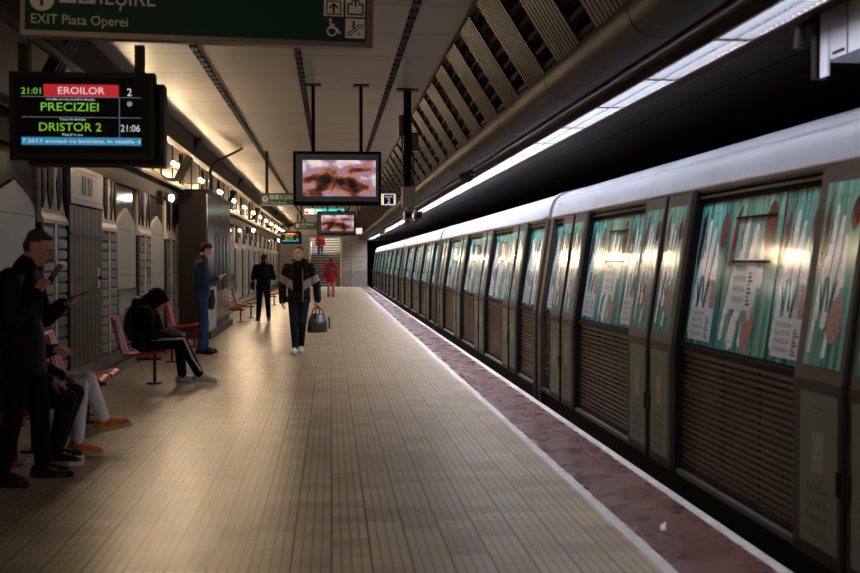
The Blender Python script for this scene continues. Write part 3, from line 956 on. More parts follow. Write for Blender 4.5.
# big exit sign
t = thing('exit_sign', 'long green exit sign with arrow, IESIRE lettering and white pictograms, nearest the camera', 'sign', (-1.99, 7.9, 2.985), math.radians(3.2))
t.rotation_euler[1] = math.radians(0.8)
SW, SH = 2.275, 0.375
b = MB(); b.box((0.0, 0.0, 0.0), (SW, 0.12, SH), M['sign_frame']); b.build('frame', t)
b = MB(); front(b, 0.03, 0.035, SW - 0.045, SH - 0.02, M['sign_green']); b.build('face', t)
b = MB()
y = -0.006
disc(b, 0.135, 0.235, 0.078, M['sign_white'], y); arrow_up(b, 0.135, 0.235, 0.085, M['sign_green'], y - 0.003)
b.build('arrow', t)
b = MB()
for x, ch in ((0.245, 'C'), (0.365, 'D')):
    front(b, x, 0.215, x + 0.105, 0.325, M['sign_white'], y); b.text(ch, (x + 0.052, y - 0.003, 0.232), U, V, 0.075, M['sign_green'], align='c')
b.build('letter_box', t)
letter(t, 'IEȘIRE', (0.50, y, 0.215), 0.11, M['sign_white'], width=0.35)
letter(t, 'EXIT Piata Operei', (0.07, y, 0.078), 0.062, M['sign_white'], width=0.605)
b = MB()
px, pz, ps = 1.945, 0.06, 0.130
cells = [(px, pz + ps + 0.012), (px + ps + 0.014, pz + ps + 0.012), (px, pz), (px + ps + 0.014, pz)]
for i, (x, z) in enumerate(cells):
    front(b, x, z, x + ps, z + ps, M['sign_blue'] if i == 2 else M['sign_white'], y)
K, Wt = M['black'], M['sign_white']
y2 = y - 0.003
x, z = cells[0]      # lift
for p, q in (((x+.02, z+.012), (x+.112, z+.012)), ((x+.02, z+.012), (x+.02, z+.098)), ((x+.112, z+.012), (x+.112, z+.098)), ((x+.02, z+.098), (x+.112, z+.098))): bar(b, p, q, 0.009, K, y2)
arrow_up(b, x + .066, z + .052, 0.06, K, y2); arrow_up(b, x + .066, z + .116, 0.02, K, y2)
x, z = cells[1]      # way up out of a box
for p, q in (((x+.016, z+.016), (x+.116, z+.016)), ((x+.016, z+.016), (x+.016, z+.085)), ((x+.116, z+.016), (x+.116, z+.085)), ((x+.016, z+.085), (x+.048, z+.085)), ((x+.084, z+.085), (x+.116, z+.085))): bar(b, p, q, 0.011, K, y2)
arrow_up(b, x + .066, z + .098, 0.055, K, y2)
x, z = cells[2]      # wheelchair
disc(b, x + .045, z + .115, 0.010, Wt, y2); bar(b, (x+.046, z+.102), (x+.05, z+.062), 0.013, Wt, y2); bar(b, (x+.05, z+.064), (x+.085, z+.062), 0.011, Wt, y2)
bar(b, (x+.085, z+.064), (x+.1, z+.03), 0.011, Wt, y2); bar(b, (x+.098, z+.03), (x+.113, z+.036), 0.011, Wt, y2); bar(b, (x+.048, z+.084), (x+.075, z+.084), 0.009, Wt, y2)
disc(b, x + .055, z + .042, 0.034, Wt, y2, 24, 0.025)
x, z = cells[3]      # escalator
bar(b, (x+.012, z+.03), (x+.04, z+.03), 0.024, K, y2); bar(b, (x+.036, z+.03), (x+.092, z+.082), 0.024, K, y2); bar(b, (x+.088, z+.082), (x+.122, z+.082), 0.024, K, y2)
bar(b, (x+.014, z+.03), (x+.04, z+.03), 0.010, Wt, y2 - .001); bar(b, (x+.036, z+.03), (x+.092, z+.082), 0.010, Wt, y2 - .001); bar(b, (x+.088, z+.082), (x+.120, z+.082), 0.010, Wt, y2 - .001)
disc(b, x + .055, z + .105, 0.009, K, y2); bar(b, (x+.055, z+.096), (x+.055, z+.068), 0.014, K, y2); bar(b, (x+.085, z+.025), (x+.1, z+.035), 0.01, K, y2)
b.build('pictogram', t)
for x in (0.35, 1.95):
    b = MB(); b.box((x - 0.02, 0.03, SH), (x + 0.02, 0.07, CEIL - 2.957), M['black']); b.build('hanger', t)

# departure display hung below it
def departure_display(name, label, loc, rz, full):
    t = thing(name, label, 'display', loc, rz)
    W, Hh = 0.935, 0.575
    b = MB(); b.box((0.0, 0.0, 0.0), (W, 0.10, Hh), M['black']); b.build('casing', t, bevel=0.008 if full else 0)
    b = MB(); b.box((0.10, 0.10, -0.03), (W + 0.045, 0.26, Hh - 0.06), M['black']); b.build('rear_casing', t)
    b = MB(); front(b, 0.035, 0.045, W - 0.035, Hh - 0.035, M['screen_black'], -0.002); b.build('screen', t)
    y = -0.004
    b = MB(); front(b, 0.2222, 0.4129, 0.7021, 0.4920, M['glow_red'], y); b.build('red_row', t)
    b = MB(); front(b, 0.0800, 0.0965, 0.8443, 0.1474, M['glow_cyan'], y); b.build('ticker', t)
    b = MB()
    letter(t, '21:01', (0.0800, y, 0.4276), 0.0407, M['glow_green'], 'clock_lettering', width=0.1244)
    letter(t, 'PRECIZIEI', (0.2044, y, 0.3191), 0.0542, M['glow_green'], 'green_lettering', width=0.3674)
    letter(t, 'DRISTOR 2', (0.1926, y, 0.1880), 0.0542, M['glow_green'], 'green_lettering', width=0.3970)
    y2 = y - 0.002
    letter(t, 'EROILOR', (0.4628, y2, 0.4299), 0.0452, M['glow_letters'], 'white_lettering', width=0.2963, align='c')
    letter(t, '2', (0.7709, y2, 0.4208), 0.0497, M['glow_letters'], 'white_lettering', align='c')
    letter(t, '*', (0.7709, y2, 0.3281), 0.0565, M['glow_letters'], 'white_lettering', align='c')
    letter(t, '21:06', (0.7756, y2, 0.1880), 0.0452, M['glow_letters'], 'white_lettering', width=0.1244, align='c')
    if full:
        letter(t, 'Următorul tren circulă în direcția', (0.2400, y2, 0.3880), 0.0147, M['glow_letters'], 'white_lettering', width=0.3081)
        letter(t, 'Trenul în direcția', (0.3229, y2, 0.2581), 0.0147, M['glow_letters'], 'white_lettering', width=0.1659)
        letter(t, 'Pleacă la ora', (0.3407, y2, 0.1575), 0.0147, M['glow_letters'], 'white_lettering', width=0.1303)
        letter(t, '7.2013 accesul cu biciclete, in statiile d', (0.0859, y2, 0.1112), 0.0249, M['glow_letters'], 'white_lettering', width=0.7525)
    b = MB()
    front(b, 0.0800, 0.4084, 0.8443, 0.4112, M['glow_line'], y2); b.build('rule_line', t); b = MB(); front(b, 0.0836, 0.2762, 0.8443, 0.2790, M['glow_line'], y2); b.build('rule_line', t); b = MB(); front(b, 0.7045, 0.1474, 0.7075, 0.4073, M['glow_line'], y2)
    b.build('rule_line', t)
    return t
t = departure_display('departure_display', 'black departure display reading EROILOR and PRECIZIEI, hung under the big exit sign', (-2.085, 7.98, 2.19), math.radians(0.8), True)
for x in (0.085, 0.83):
    b = MB(); b.box((x - 0.03, 0.02, 0.57), (x + 0.03, 0.09, 0.76), M['black']); b.build('hanger', t)
t = departure_display('departure_display', 'small distant departure display above the walking man, near the far stairs', (-2.36, 57.0, 2.36), 0.0, False)
for x in (0.15, 0.78):
    b = MB(); b.box((x - 0.03, 0.02, 0.57), (x + 0.03, 0.09, CEIL - 2.36), M['black']); b.build('hanger', t)

# televisions showing a warm abstract picture
def tv_material():
    m = mat('screen_picture', (10, 8, 8), 0.25)
    k = NB(m)
    tc = k.n('ShaderNodeTexCoord')
    mp = k.n('ShaderNodeMapping'); mp.inputs['Scale'].default_value = (3.0, 1, 4.6); mp.inputs['Location'].default_value = (0.35, 0, 0.2)
    k.l(tc.outputs['Object'], mp.inputs['Vector'])
    n = k.n('ShaderNodeTexNoise'); n.inputs['Scale'].default_value = 1.0; n.inputs['Detail'].default_value = 3; n.inputs['Distortion'].default_value = 0.25
    k.l(mp.outputs[0], n.inputs['Vector'])
    r = k.n('ShaderNodeValToRGB')
    e = r.color_ramp.elements
    e[0].position = 0.36; e[0].color = rgb(22, 12, 14)
    e[1].position = 0.66; e[1].color = rgb(246, 226, 214)
    for p, c in ((0.44, (110, 56, 44)), (0.50, (196, 128, 106)), (0.56, (150, 128, 170)), (0.60, (206, 176, 190))):
        q = e.new(p); q.color = rgb(*c)
    k.l(n.outputs['Fac'], r.inputs['Fac'])
    k.l(r.outputs['Color'], k.b.inputs['Emission Color'])
    k.b.inputs['Emission Strength'].default_value = 0.62
    return m
M['tv_picture'] = tv_material()
M['tv_dark'] = mat('unlit_screen', (30, 30, 32), 0.3, emit=(40, 40, 42), power=0.5)
def television(label, loc, rods):
    t = thing('television', label, 'television', loc)
    W, Hh = 1.10, 0.68
    b = MB(); b.box((0.0, 0.0, 0.0), (W, 0.09, Hh), M['black']); b.build('casing', t, bevel=0.008)
    b = MB(); front(b, 0.035, 0.055, W - 0.035, Hh - 0.035, M['tv_dark'], -0.002); b.build('screen', t)
    b = MB(); front(b, 0.12, 0.12, W - 0.07, Hh - 0.11, M['tv_picture'], -0.004); b.build('picture', t)
    b = MB(); b.box((0.3, 0.09, 0.15), (0.8, 0.16, 0.55), M['black']); b.build('mount', t)
    for x in rods:
        b = MB(); b.box((x - 0.022, 0.10, 0.5), (x + 0.022, 0.145, CEIL - loc[2]), M['black'])
        b.box((x - 0.10, 0.05, CEIL - loc[2] - 0.02), (x + 0.10, 0.21, CEIL - loc[2]), M['black']); b.build('rod', t)
    return t
television('large hanging television with a warm coloured picture, in the middle of the platform', (-0.47, 15.0, 2.22), (0.25, 0.85))
television('smaller looking hanging television further back, below the large one', (-0.39, 34.0, 2.26), (0.3, 0.8))

# green direction sign behind the television, with the track-number box at its end
t = thing('direction_sign', 'green exit direction sign partly hidden behind the large television', 'sign', (-1.42, 24.3, 2.645))
b = MB(); b.box((0.0, 0.0, 0.0), (2.12, 0.1, 0.255), M['sign_green_far']); b.build('board', t)
b = MB(); b.box((0.0, -0.005, 0.0), (2.12, 0.1, 0.018), M['sign_white']); b.build('rim', t)
b = MB()
disc(b, 0.10, 0.14, 0.062, M['sign_white'], -0.004); arrow_up(b, 0.10, 0.14, 0.06, M['sign_green_far'], -0.007)
for x, ch in ((0.19, 'C'), (0.29, 'D')):
    front(b, x, 0.13, x + 0.085, 0.22, M['sign_white'], -0.004); b.text(ch, (x + 0.042, -0.007, 0.145), U, V, 0.06, M['sign_green_far'], align='c')
b.build('letter_box', t)
letter(t, 'IEȘIRE', (0.40, -0.004, 0.13), 0.085, M['sign_white'], width=0.28)
letter(t, 'EXIT Piata Operei', (0.06, -0.004, 0.04), 0.05, M['sign_white'], width=0.46)
for x in (0.13, 1.75):
    b = MB(); b.tube([(x, 0.05, 0.25), (x, 0.05, CEIL - 2.645)], 0.03, M['black'], 8); b.build('hanger', t)
M['glow_box'] = mat('lit_white_box', (240, 236, 226), 0.4, emit=(240, 234, 222), power=0.6)
M['glow_yellow'] = mat('lit_yellow', (240, 200, 80), 0.4, emit=(240, 196, 70), power=0.7)
t = thing('track_sign', 'lit white sign with a black square reading Linia 2 beside the large television', 'sign', (0.715, 24.3, 2.655))
b = MB(); b.box((0.0, 0.0, 0.0), (0.61, 0.12, 0.255), M['sign_frame']); b.build('casing', t)
b = MB(); front(b, 0.015, 0.015, 0.595, 0.24, M['glow_box']); b.build('face', t)
b = MB(); front(b, 0.355, 0.03, 0.56, 0.225, M['black'], -0.005); b.build('black_square', t)
letter(t, 'Linia', (0.457, -0.007, 0.175), 0.034, M['glow_letters'], width=0.15, align='c'); letter(t, '2', (0.457, -0.007, 0.05), 0.095, M['glow_letters'], align='c')
b = MB(); front(b, 0.38, 0.162, 0.535, 0.167, M['glow_letters'], -0.007); b.build('rule_line', t)
b = MB(); front(b, 0.24, 0.11, 0.34, 0.125, M['glow_yellow'], -0.005); front(b, 0.28, 0.19, 0.34, 0.225, M['glow_yellow'], -0.005); b.build('yellow_stripe', t)
b = MB(); b.tube([(0.12, 0.06, 0.25), (0.12, 0.06, CEIL - 2.655)], 0.025, M['black'], 8); b.build('hanger', t)

M['glow_teal'] = mat('lit_teal', (60, 200, 190), 0.4, emit=(60, 206, 196), power=0.6)
t = thing('lit_sign', 'thin lit cyan and white sign with a red end, far along the platform', 'sign', (-0.94, 42.0, 3.14))
b = MB(); b.box((0, 0, 0), (1.43, 0.1, 0.24), M['sign_frame']); b.build('casing', t)
b = MB(); front(b, 0.02, 0.02, 0.35, 0.22, M['glow_box']); front(b, 0.35, 0.02, 1.10, 0.22, M['glow_teal']); front(b, 1.10, 0.02, 1.41, 0.22, M['glow_teal']); b.build('face', t)
b = MB(); front(b, 0.04, 0.05, 0.16, 0.12, M['glow_red'], -0.006); front(b, 0.42, 0.07, 0.6, 0.18, M['glow_box'], -0.006); front(b, 1.15, 0.05, 1.30, 0.18, M['sign_blue'], -0.006); b.build('mark', t)
for x in (0.3, 1.15):
    b = MB(); b.tube([(x, 0.05, 0.22), (x, 0.05, CEIL - 3.14)], 0.03, M['black'], 8); b.build('hanger', t)
t = thing('direction_sign', 'small far green sign hanging left of the smaller television', 'sign', (-1.47, 48.0, 2.79))
b = MB(); b.box((0, 0, 0), (1.11, 0.1, 0.3), M['sign_green_far']); b.build('board', t)
b = MB(); disc(b, 0.14, 0.15, 0.08, M['sign_white'], -0.004); b.build('arrow_disc', t)
letter(t, 'IEȘIRE', (0.28, -0.004, 0.16), 0.08, M['sign_white'], width=0.5); letter(t, 'EXIT', (0.28, -0.004, 0.06), 0.05, M['sign_white'], width=0.2)
b = MB(); b.tube([(0.3, 0.05, 0.3), (0.3, 0.05, CEIL - 2.79)], 0.03, M['black'], 8); b.build('hanger', t)
t = thing('light_box', 'small lit white box hanging right of the smaller television', 'sign', (0.86, 45.0, 2.55))
b = MB(); b.box((0, 0, 0), (0.31, 0.1, 0.22), M['glow_box']); b.build('face', t)
b = MB(); b.tube([(0.15, 0.05, 0.22), (0.15, 0.05, CEIL - 2.55)], 0.025, M['black'], 8); b.build('hanger', t)
t = thing('light_box', 'small pale box hanging under the strip lamps far along the platform edge', 'sign', (1.84, 45.0, 2.51))
b = MB(); b.box((0, 0, 0), (0.19, 0.12, 0.27), M['panel_white']); b.build('casing', t)
b = MB(); b.box((0.07, 0.03, 0.27), (0.12, 0.08, 0.36), M['black']); b.build('hanger', t)

# camera pole with boxes
M['grey_box'] = mat('grey_equipment_box', (150, 142, 132), 0.5)
M['grey_dark_box'] = mat('dark_grey_box', (84, 80, 76), 0.5)
t = thing('equipment_pole', 'black hanging pole with grey boxes and two cameras at its foot', 'pole', (0.99, 15.5, 0))
b = MB(); b.box((-0.05, -0.04, 2.46), (0.05, 0.04, CEIL), M['black']); b.box((-0.14, -0.1, CEIL - 0.02), (0.14, 0.1, CEIL), M['black']); b.build('pole', t)
b = MB(); b.box((-0.115, -0.06, 3.14), (-0.05, 0.06, 3.42), M['grey_dark_box']); b.build('speaker_box', t, bevel=0.008)
b = MB(); b.box((0.05, -0.06, 2.95), (0.145, 0.06, 3.19), M['grey_dark_box']); b.build('speaker_box', t, bevel=0.008)
b = MB(); b.box((-0.07, -0.07, 2.22), (0.10, 0.07, 2.49), M['grey_box']); b.build('junction_box', t, bevel=0.01)
for i, (x, dx) in enumerate(((0.0, -0.05), (0.13, 0.06))):
    b = MB(); b.box((x - 0.05, -0.2, 2.06), (x + 0.05, 0.08, 2.17), M['panel_white'])
    b.tube([(x, -0.2, 2.115), (x, -0.225, 2.115)], 0.035, M['black'], 12); b.tube([(x, 0, 2.14), (0.02, 0, 2.25)], 0.018, M['grey_box']); b.ball((x, -0.02, 2.04), 0.035, M['panel_white']); b.build('camera', t)
b = MB()
for k, x in enumerate((-0.065, 0.062, -0.03)):
    b.tube([(x, -0.045, 2.5), (x + 0.012, -0.05, 2.8), (x - 0.01, -0.045, 3.1), (x * 0.4, -0.045, 3.7)], 0.009, M['black'], 6)
b.build('cable', t)

# loudspeakers / fixings on the rusty beam
t = thing('beam_speaker', 'round loudspeaker fixed on the rusty beam above the lamps', 'speaker', (1.92, 17.2, 2.80))
b = MB(); b.tube([(0, 0, 0), (0.02, -0.16, -0.04)], [0.07, 0.11], M['brown_beam'], 16); b.build('horn', t)
b = MB(); b.tube([(0.0, 0.0, 0.0), (-0.02, 0.06, 0.06)], 0.02, M['black']); b.tube([(0.03, -0.12, -0.03), (0.14, -0.2, -0.03), (0.2, -0.1, 0.04)], 0.012, M['lamp_metal']); b.build('bracket', t)

# grey cabinet hanging over the platform edge at the upper right
M['cabinet_grey'] = mat('pale_grey_cabinet', (206, 212, 222), 0.4)
t = thing('hanging_cabinet', 'pale grey metal cabinet hanging over the platform edge at the upper right', 'cabinet', (2.6, 6.15, 0))
b = MB(); b.prism([(0.0, 0.0), (0.0, -0.85), (0.42, -0.85), (0.42, 0.0)], 2.58, 3.0, M['cabinet_grey'], axis='z'); b.build('body', t, bevel=0.006)
b = MB(); b.box((-0.012, -0.08, 2.50), (0.0, 0.02, 3.0), M['cabinet_grey']); b.box((-0.004, -0.30, 2.58), (0.0, -0.29, 3.0), M['sign_frame']); b.build('edge_plate', t)
b = MB(); b.box((-0.004, -0.26, 2.60), (0.0, -0.12, 2.615), M['black']); b.build('slot', t)
b = MB(); b.box((-0.03, 0.03, 2.5), (0.05, 0.09, 3.0), M['black']); b.build('bracket', t)
b = MB(); b.tube([(-0.10, 0.06, 2.79), (-0.11, 0.06, 2.66)], 0.03, M['brown_beam']); b.tube([(-0.10, 0.06, 2.78), (0.0, 0.06, 2.83)], 0.016, M['brown_beam']); b.build('clamp', t)

# ------------------------------------------------------------------ red platform chairs
M['chair_red'] = mat('red_plastic', (188, 34, 32), 0.28, noise=0.08, nscale=5)
M['chair_leg'] = mat('red_painted_leg', (96, 22, 20), 0.4)
def chair(label, x, y, rz=0.0, src=[]):
    if src:
        t = copy_tree(src[0]); t['label'] = label; t.location = (x, y, 0); t.rotation_euler = (0, 0, rz)
        return t
    t = thing('platform_chair', label, 'chair', (x, y, 0), rz, 'red chairs along the left wall')
    def shell(name, pts, w0, w1, th):
        """curved plate through (x,z) points, dished across its width"""
        b = MB(); n = len(pts); q = 8
        top, botm = [], []
        for i, (px, pz) in enumerate(pts):
            a = pts[max(0, i - 1)]; c = pts[min(n - 1, i + 1)]
            tx, tz = c[0] - a[0], c[1] - a[1]; ln = math.hypot(tx, tz); nx, nz = -tz / ln, tx / ln
            w = w0 + (w1 - w0) * i / (n - 1)
            if i in (0, n - 1): w *= 0.9
            for k in range(q + 1):
                s = -1 + 2 * k / q
                dish = 0.03 * (s * s) - 0.004
                top.append((px + nx * dish, s * w / 2, pz + nz * dish)); botm.append((px + nx * (dish - th), s * w / 2, pz + nz * (dish - th)))
        m = n * (q + 1); F = []
        for i in range(n - 1):
            for k in range(q):
                p = i * (q + 1) + k
                F += [(p, p + 1, p + q + 2, p + q + 1), (m + p + q + 1, m + p + q + 2, m + p + 1, m + p)]
            a0 = i * (q + 1); a1 = a0 + q
            F += [(a0, a0 + q + 1, m + a0 + q + 1, m + a0), (a1 + q + 1, a1, m + a1, m + a1 + q + 1)]
        for k in range(q):
            F += [(k + 1, k, m + k, m + k + 1)]
            e = (n - 1) * (q + 1) + k
            F += [(e, e + 1, m + e + 1, m + e)]
        b.raw(top + botm, F, M['chair_red'], True)
        return b.build(name, t)
    # path runs backwards from the front lip, so the normal points up
    shell('seat', [(-0.44, 0.37), (-0.40, 0.355), (-0.25, 0.365), (-0.05, 0.395), (0.05, 0.415), (0.09, 0.405), (0.10, 0.385)], 0.44, 0.50, 0.022)
    shell('backrest', [(-0.57, 0.83), (-0.56, 0.81), (-0.52, 0.66), (-0.475, 0.5), (-0.44, 0.39), (-0.41, 0.36)], 0.40, 0.45, 0.022)
    b = MB(); b.box((-0.535, -0.012, 0.42), (-0.50, 0.012, 0.80), M['chair_red'], Matrix.Rotation(math.radians(-13), 3, 'Y')); b.build('back_rib', t)
    for s in (-0.045, 0.045):
        b = MB(); b.tube([(-0.06, s, 0.02), (-0.06, s, 0.385)], 0.016, M['chair_leg'], 10); b.build('leg', t)
    b = MB(); b.box((-0.15, -0.10, 0.0), (0.03, 0.10, 0.02), M['chair_leg']); b.build('foot_plate', t, bevel=0.006)
    b = MB(); b.box((-0.28, -0.05, 0.29), (0.02, 0.05, 0.325), M['chair_leg']); b.build('seat_bracket', t)
    src.append(t)
    return t
chair('red chair nearest the camera, behind the standing man in black', -2.39, 8.55)
chair('red chair under the seated person in dark jeans', -2.32, 9.18)
chair('red chair under the seated person in white trousers', -2.32, 9.80)
chair('red chair with visible empty seat beside the person in white trousers, nearer one', -2.25, 11.55)
chair('empty red chair just past the orange shoes, farther one of the pair', -2.25, 12.12)
chair('red chair the hooded person sits on', -2.14, 15.15)
chair('red chair showing only its back behind the hooded person', -2.34, 18.3)
chair('empty red chair between the hooded person and the man in the navy jacket', -2.36, 21.5)
chair('empty red chair past the metal enclosure, nearer of two', -2.2, 30.2)
chair('empty red chair past the metal enclosure, farther of two', -2.08, 32.3)
chair('far red chair partly hidden behind the man seen from the back', -1.9, 41.5)

# scrap of paper on the marble edge
M['paper'] = mat('paper_scrap', (190, 184, 176), 0.7)
b = MB()
b.raw([(0, 0, 0.004), (0.02, 0.10, 0.008), (0.05, 0.16, 0.004), (0.07, 0.15, 0.02), (0.05, 0.08, 0.016), (0.03, -0.01, 0.005)], [(0, 5, 4, 1), (1, 4, 3, 2)], M['paper'])
tag(b.build('paper_scrap', loc=(1.86, 6.6, 0.0)), 'small white paper scrap lying on the red marble edge strip', 'litter')

# ------------------------------------------------------------------ people
def cloth(name, col, rough=0.8, bump=0.35, bscale=22, noise=0.12, bands=0.0):
    m = mat(name, col, rough, spec=0.15, noise=noise, nscale=6, bump=bump, bscale=bscale)
    if bands:
        k = NB(m)
        tc = k.n('ShaderNodeTexCoord'); sp = k.n('ShaderNodeSeparateXYZ'); k.l(tc.outputs['Object'], sp.inputs[0])
        h = k.math('ABSOLUTE', k.math('SINE', k.math('MULTIPLY', sp.outputs[2], math.pi / bands)))
        bp = k.n('ShaderNodeBump'); bp.inputs['Strength'].default_value = 0.5; bp.inputs['Distance'].default_value = 0.015
        k.l(h, bp.inputs['Height']); k.l(bp.outputs['Normal'], k.b.inputs['Normal'])
    return m
M['skin'] = mat('skin', (206, 156, 134), 0.5, noise=0.06, nscale=9)
M['skin_tan'] = mat('tan_skin', (168, 116, 88), 0.5, noise=0.06, nscale=9)
M['lip'] = mat('lip', (150, 88, 80), 0.5)
M['eye_white'] = mat('eye_white', (206, 200, 192), 0.3)
M['eye_dark'] = mat('eye_iris', (34, 26, 22), 0.2)
M['hair_brown'] = mat('short_brown_hair', (74, 54, 41), 0.7, bump=0.5, bscale=120)
M['hair_dark'] = mat('dark_hair', (24, 19, 17), 0.65, bump=0.5, bscale=120)
M['black_cloth'] = cloth('black_cloth', (15, 14, 15))
M['black_jacket'] = cloth('black_jacket', (15, 15, 16), 0.6, 0.4, 16, 0.2)
M['black_trousers'] = cloth('black_trousers', (13, 13, 14))
M['navy_jeans'] = cloth('navy_jeans', (38, 46, 66), 0.8, 0.3, 30, 0.25)
M['blue_jeans'] = cloth('blue_jeans', (46, 70, 112), 0.8, 0.3, 30, 0.25)
M['dark_jeans'] = cloth('dark_jeans', (27, 32, 46), 0.8, 0.3, 30, 0.3)
M['navy_puffer'] = cloth('navy_puffer', (40, 56, 88), 0.5, 0, 0, 0.0, 0.055)
M['black_puffer'] = cloth('black_puffer', (15, 15, 16), 0.5, 0, 0, 0.0, 0.09)
M['beige_patch'] = cloth('beige_patch', (158, 146, 136), 0.7, 0.2, 20)
M['white_trousers'] = cloth('white_trousers', (232, 226, 220), 0.8, 0.25, 24, 0.05)
M['red_coat'] = cloth('red_coat', (150, 28, 32), 0.7, 0.3, 18)
M['pink_trousers'] = cloth('pink_trousers', (150, 108, 108))
M['stripe_white'] = mat('white_stripe', (200, 196, 190), 0.7)
M['shoe_black'] = mat('black_shoe', (18, 17, 17), 0.4)
M['shoe_white'] = mat('white_shoe', (222, 218, 212), 0.5)
M['shoe_orange'] = mat('orange_shoe', (232, 128, 46), 0.6, noise=0.2, nscale=14)
M['shoe_red'] = mat('red_shoe_tip', (150, 40, 36), 0.5)
M['sole_cream'] = mat('cream_sole', (206, 186, 154), 0.6)
M['sole_white'] = mat('white_sole', (206, 202, 196), 0.6)
M['phone_black'] = mat('black_phone', (14, 14, 16), 0.2)
M['glow_phone'] = mat('lit_phone_screen', (220, 230, 240), 0.3, emit=(210, 220, 235), power=1.2)
M['bag_black'] = mat('black_bag', (20, 20, 21), 0.5, noise=0.2, nscale=8, bump=0.3, bscale=14)
M['bag_green'] = mat('dark_green_leather', (42, 50, 46), 0.32, noise=0.3, nscale=6, bump=0.4, bscale=10)
M['grey_bag'] = mat('dark_grey_fabric', (58, 58, 60), 0.7, noise=0.2, nscale=10, bump=0.3, bscale=20)

VZ = Vector((0, 0, 1))
class Prims:
    """soft volumes collected into one closed mesh, then fused into a single skin"""
    def __init__(s): s.b = MB(); s.mm = M['black']
    def ell(s, c, r, R=None, nu=18, nv=12): s.b.ball(c, r, s.mm, R, nu, nv)
    def cap(s, p, q, r0, r1, n=14):
        p, q = Vector(p), Vector(q); d = q - p; L = d.length
        if L < 1e-5: s.ell(p, r0); return
        d /= L
        u = d.orthogonal().normalized(); w = d.cross(u)
        rings = []
        for k in range(5):
            a = math.pi / 2 * (1 - k / 4); rings.append((p - d * r0 * math.sin(a), max(r0 * math.cos(a), 1e-4)))
        for k in range(5):
            a = math.pi / 2 * k / 4; rings.append((q + d * r1 * math.sin(a), max(r1 * math.cos(a), 1e-4)))
        V = [c + (u * math.cos(t) + w * math.sin(t)) * r for c, r in rings for t in [2 * math.pi * k / n for k in range(n)]]
        F = [(i * n + k, i * n + (k + 1) % n, (i + 1) * n + (k + 1) % n, (i + 1) * n + k) for i in range(len(rings) - 1) for k in range(n)]
        F += [tuple(reversed(range(n))), tuple((len(rings) - 1) * n + k for k in range(n))]
        s.b.raw(V, F, s.mm)
    def chain(s, pts, rs):
        for i in range(len(pts) - 1): s.cap(pts[i], pts[i + 1], rs[i], rs[i + 1])
    def etube(s, rows, lat):
        """rows of (centre, half width, half depth); lat is the sideways axis"""
        n = 22; lat = Vector(lat).normalized(); R = []
        pts = [Vector(r[0]) for r in rows]
        for i, (c, rx, ry) in enumerate(rows):
            d = (pts[min(i + 1, len(pts) - 1)] - pts[max(i - 1, 0)]).normalized()
            l = (lat - d * lat.dot(d)).normalized(); f = d.cross(l)
            R.append([pts[i] + l * rx * math.cos(t) + f * ry * math.sin(t) for t in [2 * math.pi * k / n for k in range(n)]])
        V = [v for r in R for v in r]
        F = [(i * n + k, i * n + (k + 1) % n, (i + 1) * n + (k + 1) % n, (i + 1) * n + k) for i in range(len(R) - 1) for k in range(n)]
        F += [tuple(reversed(range(n))), tuple((len(R) - 1) * n + k for k in range(n))]
        s.b.raw(V, F, s.mm)
    def box(s, a, c, R=None, o=None): s.b.box(a, c, s.mm, R, o)
    def fuse(s, name, m, parent, voxel=0.010, smooth=3, cut=None):
        me = bpy.data.meshes.new(name + '_src'); me.from_pydata(s.b.v, [], s.b.f); me.update()
        bm = bmesh.new(); bm.from_mesh(me); bmesh.ops.recalc_face_normals(bm, faces=bm.faces[:]); bm.to_mesh(me); bm.free()
        ob = bpy.data.objects.new(name + '_src', me); C.objects.link(ob)
        r = ob.modifiers.new('r', 'REMESH'); r.mode = 'VOXEL'; r.voxel_size = voxel; r.use_smooth_shade = True
        if smooth:
            k = ob.modifiers.new('s', 'SMOOTH'); k.factor = 0.5; k.iterations = smooth
        dg = bpy.context.evaluated_depsgraph_get()
        out = bpy.data.meshes.new_from_object(ob.evaluated_get(dg)); out.name = name
        bpy.data.objects.remove(ob); bpy.data.meshes.remove(me)
        out.materials.clear()
        for x in (m if isinstance(m, (list, tuple)) else [m]): out.materials.append(x)
        for p in out.polygons: p.use_smooth = True
        if cut:
            for p in out.polygons: p.material_index = cut(p.center)
        o = bpy.data.objects.new(name, out); C.objects.link(o)
        if parent is not None: o.parent = parent
        return o

def basis(fwd, up=VZ):
    f = Vector(fwd).normalized(); r = f.cross(Vector(up)).normalized(); u = r.cross(f)
    return Matrix((r, f, u)).transposed()     # columns: right, forward, up

